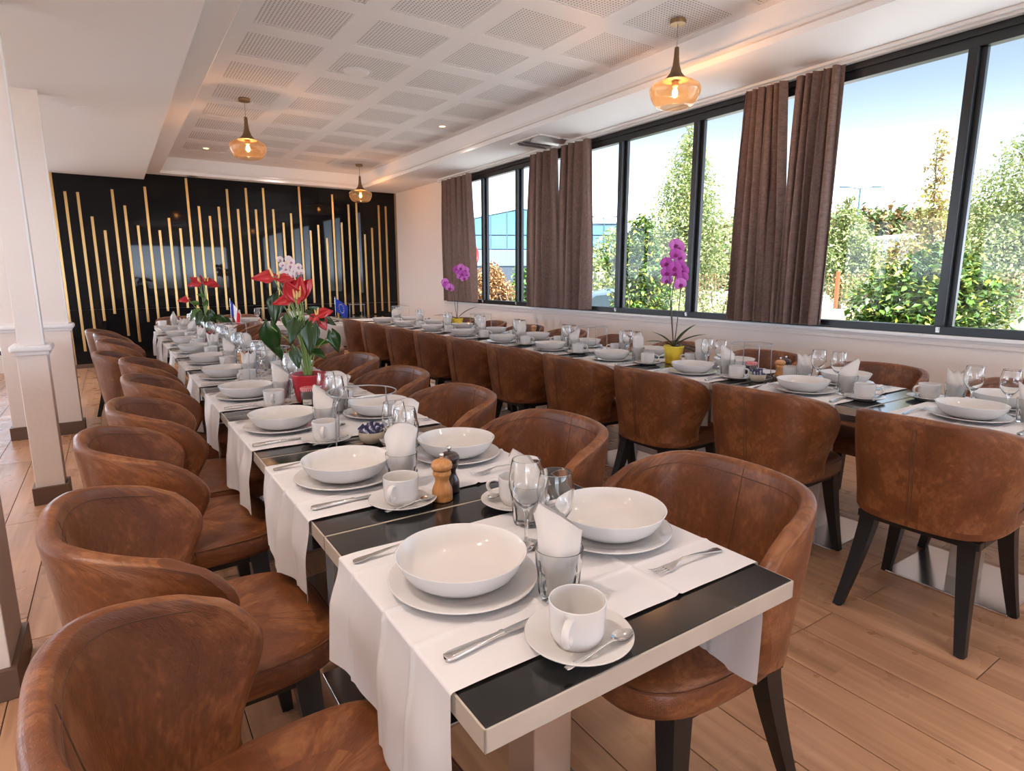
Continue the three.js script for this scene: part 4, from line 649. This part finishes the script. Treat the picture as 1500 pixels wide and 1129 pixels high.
orchid('tall purple orchid with two bare stems in a yellow pot, front half of window row', [3.10, ON, -2.70], M.yellowPot, 0.066, 0.118, [[[-0.025, 0.3, 0], [-0.045, 0.55, 0], [-0.04, 0.72, 0], [-0.02, 0.8, 0]], [[0.02, 0.3, 0.01], [0.03, 0.5, 0.01], [0.02, 0.65, 0.0], [0.0, 0.7, 0]], [[-0.01, 0.25, 0.02], [-0.02, 0.45, 0.03], [0.0, 0.6, 0.02]]],
  [[0.2, -0.9, 0.55, -0.2], [0.21, 0.8, 0.75, -0.1], [0.2, 0.9, 0.2, 0.3], [0.17, -0.6, 0.9, 0.4], [0.2, 0.9, 0.05, -0.5], [0.2, 0.45, 0.95, 0.1]],
  [[-0.03, 0.775, -0.03, -0.2], [0.0, 0.76, 0.0, 0.3], [-0.025, 0.715, -0.03, 0.0], [0.005, 0.70, -0.02, 0.4], [-0.075, 0.66, 0.0, -0.6], [-0.03, 0.63, -0.04, -0.1], [0.01, 0.645, -0.02, 0.5], [-0.07, 0.60, -0.01, -0.5], [-0.02, 0.595, -0.03, 0.1], [0.03, 0.565, -0.02, 0.3], [0.015, 0.525, -0.03, 0.2], [-0.06, 0.55, 0.02, -0.3], [0.035, 0.61, 0.0, 0.7]], M.orchid, M.orchidLip, 0.074);
orchid('smaller purple orchid arching leftwards in a yellow pot, far half of window row', [3.235, ON, -5.98], M.yellowPot, 0.066, 0.115, [[[0.01, 0.3, 0], [0.03, 0.5, 0], [0.06, 0.63, 0], [0.07, 0.66, 0]], [[-0.02, 0.25, 0], [-0.04, 0.42, 0], [-0.1, 0.5, 0], [-0.13, 0.52, 0]]],
  [[0.26, -0.95, 0.5, 0], [0.26, 0.7, 0.85, 0], [0.22, 0.95, 0.3, -0.2], [0.2, -0.6, 0.3, 0.5]],
  [[0.01, 0.655, 0], [0.055, 0.675, -0.02], [0.1, 0.65, 0], [0.07, 0.61, -0.03], [0.11, 0.60, 0], [0.035, 0.62, 0.0], [0.085, 0.565, 0], [0.05, 0.58, 0], [-0.13, 0.52, 0], [-0.1, 0.475, 0, -0.3], [-0.075, 0.455, 0, 0.3], [-0.12, 0.49, 0, -0.5]], M.orchid, M.orchidLip, 0.086);
orchid('white orchid in a white pot on the far cross table before the black wall', [1.96, ON, -8.02], M.whitePot, 0.075, 0.14, [[[-0.02, 0.3, 0], [-0.06, 0.55, 0], [-0.1, 0.7, 0], [-0.14, 0.78, 0]], [[0.02, 0.3, 0], [0.03, 0.5, 0], [0.05, 0.68, 0]]],
  [[0.2, -0.9, 0.5, 0], [0.2, 0.8, 0.6, 0], [0.18, 0.3, 0.9, 0]],
  [[-0.15, 0.8, 0], [-0.12, 0.73, 0], [-0.08, 0.68, 0], [-0.04, 0.8, 0], [-0.02, 0.72, 0], [-0.06, 0.62, 0], [0.02, 0.66, 0], [0.08, 0.71, 0], [0.11, 0.64, 0], [-0.11, 0.63, 0], [0.0, 0.6, 0], [0.06, 0.64, 0], [-0.01, 0.77, 0]], M.orchidWhite, M.orchidLip2, 0.085);

// ---------------------------------------------------------------- table flags
function flag(label, pos, turn, map, droop) {
  const t = thing('table_flag', label, 'flag', pos, turn);
  mesh('base', lathe([[0.0001, 0], [0.04, 0], [0.042, 0.004], [0.038, 0.012], [0.01, 0.016], [0.0001, 0.016]], 28), M.blackWood, t);
  mesh('pole', tube([[0, 0.01, 0], [0, 0.32, 0]], 0.003, 8, 4), M.chrome, t);
  mesh('finial', new THREE.SphereGeometry(0.006, 10, 8).translate(0, 0.323, 0), M.gold, t);
  // the cloth hangs from the pole and folds in on itself towards its fly
  const g = grid(24, 16, (u, v) => { const k = droop, x = u * lerp(0.2, 0.13, k) * (1 - 0.25 * v * k), y = 0.31 - 0.17 * v - k * 0.16 * u - 0.03 * u * u; return [x, y, 0.016 * Math.sin(u * 9 + v * 1.2) * u + 0.008 * Math.sin(u * 17) * u]; }, (u, v) => [u, 1 - v]);
  mesh('flag_cloth', g, std('printed flag cloth', { map, roughness: 0.7, side: THREE.DoubleSide }), t);
}
const tricolor = tex(96, 64, (x) => (x < 0.333 ? [0.05, 0.2, 0.62] : x < 0.667 ? [0.93, 0.93, 0.94] : [0.86, 0.12, 0.16]));
const europe = tex(240, 160, (x, y) => { for (let k = 0; k < 12; k++) { const a = k * Math.PI / 6, dx = (x - 0.5) * 1.5 - 0.3 * Math.sin(a), dy = (y - 0.5) - 0.3 * Math.cos(a), r = Math.hypot(dx, dy), q = Math.atan2(dx, dy), s = 0.052 * (0.55 + 0.45 * Math.cos(5 * q) ** 3); if (r < Math.max(0.022, s)) return [0.98, 0.85, 0.2]; } return [0.04, 0.22, 0.66]; });
flag('small blue-white-red striped flag on a stand, far cross table', [1.19, ON, -7.98], -0.9, tricolor, 0.9);
flag('small blue flag with a ring of yellow stars on a stand, far cross table', [2.40, ON, -7.74], -0.35, europe, 0.55);

// a side table of the left dining area, glimpsed beside the pillars
{
  const t = thing('side_table', 'table under a white cloth beyond the pillars in the left dining area', 'table', [-1.62, 0, -6.7]);
  mesh('tabletop', rbox(-0.4, 0.4, 0.72, 0.75, -0.4, 0.4, 0.004), M.top, t); mesh('pedestal', rbox(-0.05, 0.05, 0.012, 0.72, -0.05, 0.05), M.steel, t); mesh('base_plate', rbox(-0.225, 0.225, 0, 0.012, -0.225, 0.225, 0.003), M.chrome, t);
  const c = mesh('cloth', grid(80, 8, (u, v) => { const a = u * Math.PI * 2, q = 0.43 / Math.max(Math.abs(Math.cos(a)), Math.abs(Math.sin(a))), r = Math.min(q, 0.53), w = 1 + 0.05 * Math.sin(a * 12) * v; return [r * w * Math.cos(a), 0.755 - 0.32 * v, r * w * Math.sin(a)]; }), M.cloth, t);
  mesh('cloth_top', rbox(-0.43, 0.43, 0.75, 0.756, -0.43, 0.43, 0.002), M.cloth, c);
}

// ---------------------------------------------------------------- outside
const leafMat = (n, r, g, b) => phys(n, { color: C(r, g, b), roughness: 0.55, side: THREE.DoubleSide, transmission: 0.3, thickness: 0 });
const OUT = {
  asphalt: std('pale concrete paving', { color: C(0.5, 0.5, 0.5), roughness: 0.9 }), grass: std('pale gravel', { color: C(0.5, 0.5, 0.49), roughness: 1 }), bark: std('grey bark', { color: C(0.12, 0.09, 0.06), roughness: 0.9 }),
  white: std('white painted metal', { color: C(0.32, 0.33, 0.34), roughness: 0.4 }), car: phys('grey blue car paint', { color: C(0.10, 0.14, 0.2), roughness: 0.25, clearcoat: 1, metalness: 0.3 }), carGlass: phys('tinted car glass', { color: C(0.03, 0.045, 0.055), roughness: 0.05 }),
  rubber: std('tyre rubber', { color: C(0.015, 0.015, 0.015), roughness: 0.8 }), orange: std('rust orange post', { color: C(0.33, 0.075, 0.025), roughness: 0.6 }), mesh: std('fence wire', { color: C(0.28, 0.12, 0.07), roughness: 0.7 }),
  cream: std('cream rendered wall', { color: C(0.34, 0.29, 0.19), roughness: 0.9 }), blueWall: std('pale blue cladding', { color: C(0.105, 0.15, 0.215), roughness: 0.5 }), slate: std('blue grey base wall', { color: C(0.035, 0.05, 0.07), roughness: 0.8 }), blueGlass: phys('greenhouse glazing', { color: C(0.05, 0.125, 0.175), roughness: 0.12, metalness: 0 }), mullion: std('pale blue metal', { color: C(0.03, 0.07, 0.10), roughness: 0.5 }), roofGlass: phys('pale glass roof', { color: C(0.2, 0.27, 0.31), roughness: 0.3 }), red: std('red sign', { color: C(0.6, 0.03, 0.03), roughness: 0.5 }),
};
const GY = -0.55; // the car park lies a little lower than the dining-room floor
{
  const g = struct('ground');
  mesh('paving', box(XW + 0.3, 160, GY - 0.4, GY, -160, 120), OUT.asphalt, g); mesh('paving', box(-160, XW + 0.3, GY - 0.4, -0.16, -160, 120), OUT.asphalt, g);
  mesh('gravel_bed', box(XW + 0.3, 14.0, GY, 0.0, -9.6, 30), OUT.grass, g); mesh('gravel_bed', box(XW + 0.3, 8.4, GY, 0.0, -12.6, -9.6), OUT.grass, g); mesh('gravel_bed', box(14.3, 60, GY, 0.02, -10, 60), OUT.grass, g);
}
const leafBlade = (() => { const g = new THREE.BufferGeometry(), p = [0, 0, 0, 0.5, 0.08, 0.26, 1, -0.08, 0, 0.5, 0.08, -0.26, 0.5, -0.02, 0]; g.setAttribute('position', new THREE.Float32BufferAttribute(p, 3)); g.setIndex([0, 4, 1, 1, 4, 2, 0, 3, 4, 3, 2, 4]); g.computeVertexNormals(); return g; })();
// foliage in irregular clusters: blobs [x, y, z, radius], n leaves of size s
function foliage(name, parent, blobs, n, s, mats, open = 0.5) {
  const tot = blobs.reduce((a, b) => a + b[3] ** 2, 0), q = new THREE.Quaternion(), m = new THREE.Matrix4(), e = new THREE.Euler();
  mats.forEach((mat, k) => {
    const list = [];
    blobs.forEach((b) => { const c = Math.round(n / mats.length * b[3] ** 2 / tot); for (let i = 0; i < c; i++) { const a = rnd(0, 6.283), w = rnd(-1, 1), r = b[3] * (open + (1 - open) * rnd()) * (0.86 + 0.28 * fbm(a / 6.283, w * 0.5 + 0.5, 8, 2)), h = Math.sqrt(1 - w * w); list.push([b[0] + r * h * Math.cos(a), b[1] + r * w * (b[4] ?? 1), b[2] + r * h * Math.sin(a)]); } });
    const im = new THREE.InstancedMesh(leafBlade, mat, list.length); im.name = name; im.castShadow = im.receiveShadow = true; im.userData = { kind: 'stuff' };
    list.forEach((p, i) => { e.set(rnd(-0.9, 0.9), rnd(0, 6.283), rnd(-0.9, 0.5)); const z = s * rnd(0.7, 1.3); m.compose(V(...p), q.setFromEuler(e), V(z, z, z)); im.setMatrixAt(i, m); });
    parent.add(im);
  });
}
function trunk(h, r) { return loft([[-0.6, 0, 0, r * 1.6, r * 1.6], [0, 0, 0, r * 1.5, r * 1.5], [h * 0.08, 0, 0, r, r], [h * 0.5, 0.03 * h, 0.02 * h, r * 0.7, r * 0.7], [h, 0, -0.02 * h, r * 0.15, r * 0.15]], 8, 2).rotateZ(Math.PI / 2); }
function tree(label, x, z, h, blobs, n, s, mats, r = 0.09, open = 0.35) {
  const t = thing('tree', label, 'tree', [x, -0.06, z]);
  mesh('trunk', trunk(h * 0.93, r), OUT.bark, t);
  blobs.slice(0, 14).forEach((b) => mesh('branch', tube([[0, Math.max(0.4, b[1] - b[3] * 1.3), 0], [b[0] * 0.5, b[1] - b[3] * 0.4, b[2] * 0.5], [b[0], b[1], b[2]]], r * 0.3, 5, 6), OUT.bark, t));
  foliage('foliage', t, blobs, n, s, mats, open);
  return t;
}
const cone = (h0, h1, rMax, n, peak = 0.3) => { const b = []; for (let i = 0; i < n; i++) { const v = (i + 0.5) / n, y = lerp(h0, h1, v), w = rMax * (v < peak ? lerp(0.75, 1, v / peak) : ((1 - v) / (1 - peak)) ** 0.75), a = i * 2.4, r = w * 0.5; b.push([r * Math.cos(a), y, r * Math.sin(a), w * 0.62 + 0.12]); } return b; };
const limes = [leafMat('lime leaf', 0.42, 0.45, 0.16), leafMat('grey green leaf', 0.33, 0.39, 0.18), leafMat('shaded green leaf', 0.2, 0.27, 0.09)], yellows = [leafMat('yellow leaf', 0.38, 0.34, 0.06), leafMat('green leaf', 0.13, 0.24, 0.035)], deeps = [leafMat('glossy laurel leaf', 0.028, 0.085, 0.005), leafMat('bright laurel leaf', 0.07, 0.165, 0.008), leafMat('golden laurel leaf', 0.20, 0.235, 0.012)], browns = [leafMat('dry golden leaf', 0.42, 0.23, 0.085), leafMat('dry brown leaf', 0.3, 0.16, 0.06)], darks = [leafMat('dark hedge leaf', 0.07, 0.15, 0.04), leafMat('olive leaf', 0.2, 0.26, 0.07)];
tree('tall pale green birch-like tree in the middle window, narrowing to the top', 14.95, -12.7, 6.2, cone(0.9, 5.9, 1.45, 26, 0.28), 26000, 0.11, limes);
tree('broad pale green tree at the right edge of the widest window', 20.6, -6.1, 6.0, [...cone(0.8, 5.6, 1.7, 16, 0.4), [-0.9, 3.6, -0.8, 0.8], [-0.9, 2.4, -0.5, 0.9], [0.8, 4.2, 1.2, 1.1], [0.5, 2.5, 1.5, 1.4], [-0.7, 1.4, -0.5, 0.9]], 26000, 0.115, limes, 0.12);
tree('slim young tree with thin yellowing top, left of the window post', 15.25, -6.15, 4.75, [...cone(1.0, 4.5, 0.62, 16, 0.12), [-0.25, 2.0, -0.4, 0.5], [-0.3, 1.5, -0.5, 0.55]], 4600, 0.11, [limes[0], yellows[0], browns[1]], 0.035, 0.2);
tree('light green bushy tree beside the curtain, under the street lamp', 23.2, -12.2, 5.2, [...cone(0.6, 4.4, 1.2, 12, 0.35), [0.5, 2.0, 0.6, 0.9]], 12000, 0.15, limes, 0.08);
tree('light green bushy tree seen behind the parked grey-blue car', 18.5, -19.5, 4.6, cone(0.3, 3.6, 1.7, 12, 0.4), 5000, 0.2, limes, 0.08);
function bush(label, x, z, blobs, n, s, mats, open = 0.55) {
  const t = thing('bush', label, 'bush', [x, 0, z]);
  const st = []; for (let i = 0; i < 7; i++) { const a = i * 0.9; st.push(tube([[0.05 * Math.cos(a), 0, 0.05 * Math.sin(a)], [0.25 * Math.cos(a), 0.5, 0.25 * Math.sin(a)], [0.45 * Math.cos(a), 1.0, 0.45 * Math.sin(a)]], 0.014, 5, 8)); }
  mesh('stems', merge(st), OUT.bark, t).userData = { kind: 'stuff' };
  foliage('foliage', t, blobs, n, s, mats, open);
}
bush('big rounded laurel bush with yellow-tipped leaves outside the widest window', 10.35, -4.05, [[0, 0.85, 0, 0.85], [-0.45, 0.9, -0.35, 0.62], [0.45, 0.85, 0.35, 0.62], [0.1, 1.3, 0.05, 0.6], [0, 0.4, 0, 0.8], [0.4, 1.2, 0.2, 0.45], [-0.5, 0.45, -0.4, 0.5]], 11000, 0.13, deeps);
bush('yellow-green laurel bush at the left of the middle window, partly behind its post', 8.15, -8.05, [[0, 0.9, 0, 0.5], [0.05, 1.4, 0.05, 0.5], [0.0, 1.9, 0.0, 0.42], [-0.2, 1.6, -0.15, 0.35], [0.25, 1.0, 0.2, 0.4], [0, 0.4, 0, 0.5], [0.05, 2.25, 0.05, 0.22]], 6000, 0.11, [deeps[1], deeps[2], deeps[0]]);
bush('low golden-brown dried hedge in the farthest window', 6.95, -11.3, [[-0.35, 0.7, 0.1, 0.45], [0.0, 1.0, 0, 0.5], [0, 1.4, 0, 0.3], [0.35, 0.7, -0.1, 0.45], [0, 0.4, 0, 0.6], [-0.1, 1.25, 0.2, 0.32], [0.45, 0.9, 0.1, 0.35]], 9000, 0.075, browns);
bush('dark green shrub at the right of the farthest window', 6.35, -9.15, [[0, 0.8, 0, 0.28], [0.05, 1.15, 0.05, 0.27], [0, 0.4, 0, 0.35], [-0.05, 1.4, 0, 0.16]], 1500, 0.09, [darks[0], deeps[1]]);
bush('clipped low green hedge below the middle window fence', 11.3, -8.7, [[-0.6, 0.55, -0.6, 0.5], [0, 0.6, 0, 0.5], [0.6, 0.55, 0.5, 0.5], [-1.1, 0.5, -1.1, 0.5]], 3600, 0.09, [limes[1], darks[1]]);
// low wall with fence along the car park
{
  const w = struct('wall'); mesh('low_wall', rbox(14.0, 14.25, GY, 0.58, -14.5, 14, 0.01), OUT.cream, w);
  const f = thing('wire_fence', 'wire mesh fence with rust-orange posts on the low cream wall', 'fence', [14.12, 0.6, 0]);
  for (let k = 0; k < 9; k++) { const z = -13.0 + 2.75 * k; mesh('post', rbox(-0.035, 0.035, 0.001, 0.85, z - 0.035, z + 0.035, 0.004), OUT.orange, f); }
  const wires = []; for (let k = 0; k < 8; k++) wires.push(box(-0.002, 0.002, 0.06 + k * 0.1, 0.064 + k * 0.1, -13.0, 9.0)); for (let z = -13; z < 9; z += 0.11) wires.push(box(-0.004, 0.004, 0.0, 0.8, z, z + 0.004));
  mesh('wire_mesh', merge(wires), OUT.mesh, f).userData = { kind: 'stuff' };
}
// vehicles in the car park
function car(label, x, z, turn, paint, len = 4.1) {
  const t = thing('car', label, 'car', [x, GY, z], turn), ex = (pts, w, b) => { const s = new THREE.Shape(pts.map((p) => new THREE.Vector2(p[0] * len / 4.1, p[1]))); const g = new THREE.ExtrudeGeometry(s, { depth: w - 2 * b, bevelEnabled: true, bevelThickness: b, bevelSize: b, bevelSegments: 3 }); g.translate(0, 0, -(w - 2 * b) / 2); return metricUV(g); };
  mesh('body', ex([[-2.0, 0.28], [2.0, 0.28], [2.03, 0.55], [1.95, 0.72], [1.15, 0.9], [-1.75, 0.92], [-2.02, 0.8], [-2.05, 0.5]], 1.72, 0.07), paint, t);
  mesh('cabin', ex([[-1.7, 0.9], [1.0, 0.9], [0.35, 1.34], [-0.2, 1.43], [-1.1, 1.4], [-1.55, 1.2]], 1.5, 0.1), paint, t);
  mesh('side_window', ex([[-0.35, 0.95], [0.82, 0.95], [0.3, 1.29], [-0.3, 1.34]], 1.54, 0.02), OUT.carGlass, t); mesh('side_window', ex([[-1.45, 0.97], [-0.45, 0.95], [-0.4, 1.34], [-1.08, 1.32]], 1.54, 0.02), OUT.carGlass, t);
  mesh('windscreen', ex([[1.0, 0.93], [1.06, 0.93], [0.42, 1.36], [0.36, 1.36]], 1.4, 0.02), OUT.carGlass, t);
  for (const [a, b] of [[-1.3, -0.8], [-1.3, 0.8], [1.28, -0.8], [1.28, 0.8]]) { const w = mesh('wheel', new THREE.CylinderGeometry(0.31, 0.31, 0.2, 24).rotateX(Math.PI / 2).translate(a * len / 4.1, 0.31, b), OUT.rubber, t); mesh('hub_cap', new THREE.CylinderGeometry(0.19, 0.19, 0.21, 16).rotateX(Math.PI / 2).translate(a * len / 4.1, 0.31, b), OUT.white, w); }
}
car('grey-blue parked car below the middle window', 13.3, -14.6, 2.5, OUT.car);
{
  const t = thing('van', 'white van parked far behind the grey-blue car', 'van', [18.4, GY, -20.2], 2.4);
  mesh('body', rbox(-2.4, 1.5, 0.3, 2.1, -0.95, 0.95, 0.12, 3), OUT.white, t); mesh('cab', rbox(1.3, 2.4, 0.3, 1.5, -0.92, 0.92, 0.15, 3), OUT.white, t); mesh('windscreen', rbox(1.45, 1.9, 1.3, 1.95, -0.8, 0.8, 0.1, 2), OUT.carGlass, t);
  for (const [a, b] of [[-1.5, -0.85], [-1.5, 0.85], [1.6, -0.85], [1.6, 0.85]]) mesh('wheel', new THREE.CylinderGeometry(0.34, 0.34, 0.22, 20).rotateX(Math.PI / 2).translate(a, 0.34, b), OUT.rubber, t);
  const k = thing('truck', 'white lorry cab standing behind the big laurel bush', 'truck', [29.2, GY + 0.3, -12.7], -0.5);
  mesh('cab', rbox(-1.2, 1.2, 0.8, 3.0, -1.25, 1.25, 0.18, 3), OUT.white, k); mesh('roof_fairing', rbox(-1.1, 0.8, 2.9, 3.35, -1.15, 1.15, 0.2, 3), OUT.white, k); mesh('windscreen', rbox(-1.23, -1.1, 1.8, 2.7, -1.1, 1.1, 0.05, 2), OUT.carGlass, k); mesh('side_window', rbox(-0.9, 0.1, 1.9, 2.6, 1.2, 1.27, 0.03, 2), OUT.carGlass, k); mesh('bumper', rbox(-1.35, -1.1, 0.4, 0.9, -1.25, 1.25, 0.08, 2), OUT.rubber, k);
  for (const b of [-1.05, 1.05]) mesh('wheel', new THREE.CylinderGeometry(0.5, 0.5, 0.3, 24).rotateX(Math.PI / 2).translate(0, 0.5, b), OUT.rubber, k);
}
function streetLamp(label, x, z, h, turn) {
  const t = thing('street_lamp', label, 'street lamp', [x, GY, z], turn);
  mesh('pole', new THREE.CylinderGeometry(0.05, 0.09, h, 10).translate(0, h / 2, 0), OUT.mullion, t);
  for (const s of [-1, 1]) { mesh('arm', tube([[0, h - 0.05, 0], [s * 0.4, h + 0.02, 0], [s * 0.8, h + 0.06, 0]], 0.03, 6, 8), OUT.mullion, t); mesh('lantern', rbox(s > 0 ? 0.7 : -1.2, s > 0 ? 1.2 : -0.7, h + 0.03, h + 0.12, -0.1, 0.1, 0.03), OUT.mullion, t); }
}
streetLamp('double-armed street lamp rising over the trees in the widest window', 37.3, -19.0, 7.0, -0.6);
streetLamp('double-armed street lamp far off, left of the middle window post', 31.5, -34.8, 6.3, -0.6);
// glazed building beyond the car park
{
  const t = thing('greenhouse_building', 'blue glazed building with a sloping glass roof in the farthest window', 'building', [17.6, -0.06, -25.4], -0.55), W = 9, D = 12;
  mesh('base_wall', box(-W, W * 0.55, -0.5, 2.0, -D, 0), OUT.slate, t); mesh('clad_wall', rbox(-W, W * 0.55, 1.95, 2.75, -D, 0.05, 0.02), OUT.blueWall, t);
  const gable = (x) => 4.05 + 0.72 * Math.max(0, 1 - Math.abs(x + 0.1) / 3.6);
  const s = new THREE.Shape([new THREE.Vector2(-W, 2.75), new THREE.Vector2(W * 0.55, 2.75), new THREE.Vector2(W * 0.55, 4.05), new THREE.Vector2(3.5, 4.05), new THREE.Vector2(-0.1, 4.77), new THREE.Vector2(-3.7, 4.05), new THREE.Vector2(-W, 4.05)]);
  mesh('inner_volume', new THREE.ExtrudeGeometry(s, { depth: D, bevelEnabled: false }).translate(0, 0, -D - 0.08), OUT.slate, t);
  for (let i = 0; i < 17; i++) { const x0 = -W + i * 0.82, x1 = x0 + 0.78; for (const [a, b] of [[2.8, 3.45], [3.5, null]]) { const p = new THREE.Shape([new THREE.Vector2(x0, a), new THREE.Vector2(x1, a), new THREE.Vector2(x1, b ?? gable(x1) - 0.04), new THREE.Vector2(x0, b ?? gable(x0) - 0.04)]); mesh('pane', new THREE.ExtrudeGeometry(p, { depth: 0.03, bevelEnabled: false }).translate(0, 0, -0.05), OUT.blueGlass, t); } mesh('mullion', box(x1 - 0.012, x1 + 0.052, 2.75, gable(x1) + 0.02, -0.06, 0.03), OUT.mullion, t); }
  for (const sd of [-1, 1]) { const r = new THREE.BoxGeometry(3.75, 0.06, D).rotateZ(sd * -0.197).translate(-0.1 + sd * 1.82, 4.44, -D / 2); mesh('roof', r, OUT.roofGlass, t); }
  mesh('roof', box(-W, -3.7, 4.05, 4.12, -D, 0.05), OUT.roofGlass, t); mesh('roof', box(3.5, W * 0.55, 4.05, 4.12, -D, 0.05), OUT.roofGlass, t);
  const g = thing('road_sign', 'round white sign with a red rim behind the dried hedge', 'sign', [12.75, -0.06, -22.2], 0.55);
  mesh('post', new THREE.CylinderGeometry(0.04, 0.04, 2.9, 8).translate(0, 0.95, 0), OUT.mullion, g); mesh('rim', new THREE.TorusGeometry(0.36, 0.07, 8, 32).translate(0.05, 2.3, 0.05), OUT.red, g); mesh('disc', new THREE.CylinderGeometry(0.33, 0.33, 0.03, 32).rotateX(Math.PI / 2).translate(0.05, 2.3, 0.04), OUT.white, g);
}
// wooded rise on the horizon
{
  const t = tag(new THREE.Group(), 'distant wooded ridge with autumn tints on the horizon', 'woods'); t.name = 'treeline'; t.userData.kind = 'stuff'; t.position.set(0, 0, 0); scene.add(t);
  const b = []; for (let i = 0; i < 60; i++) { const v = i / 59, a = lerp(0.66, 1.4, v), R = 95 + 8 * Math.sin(i * 2.1); b.push([R * Math.sin(a), lerp(1.0, 4.6, smoothstep(v, 0.1, 0.5)) + 1.8 * fbm(v, 0.3, 8, 2), -R * Math.cos(a), 4.6, 0.9]); }
  foliage('foliage', t, b, 75000, 1.0, [darks[0], limes[2], browns[1]], 0.85);
}

renderer.render(scene, camera);
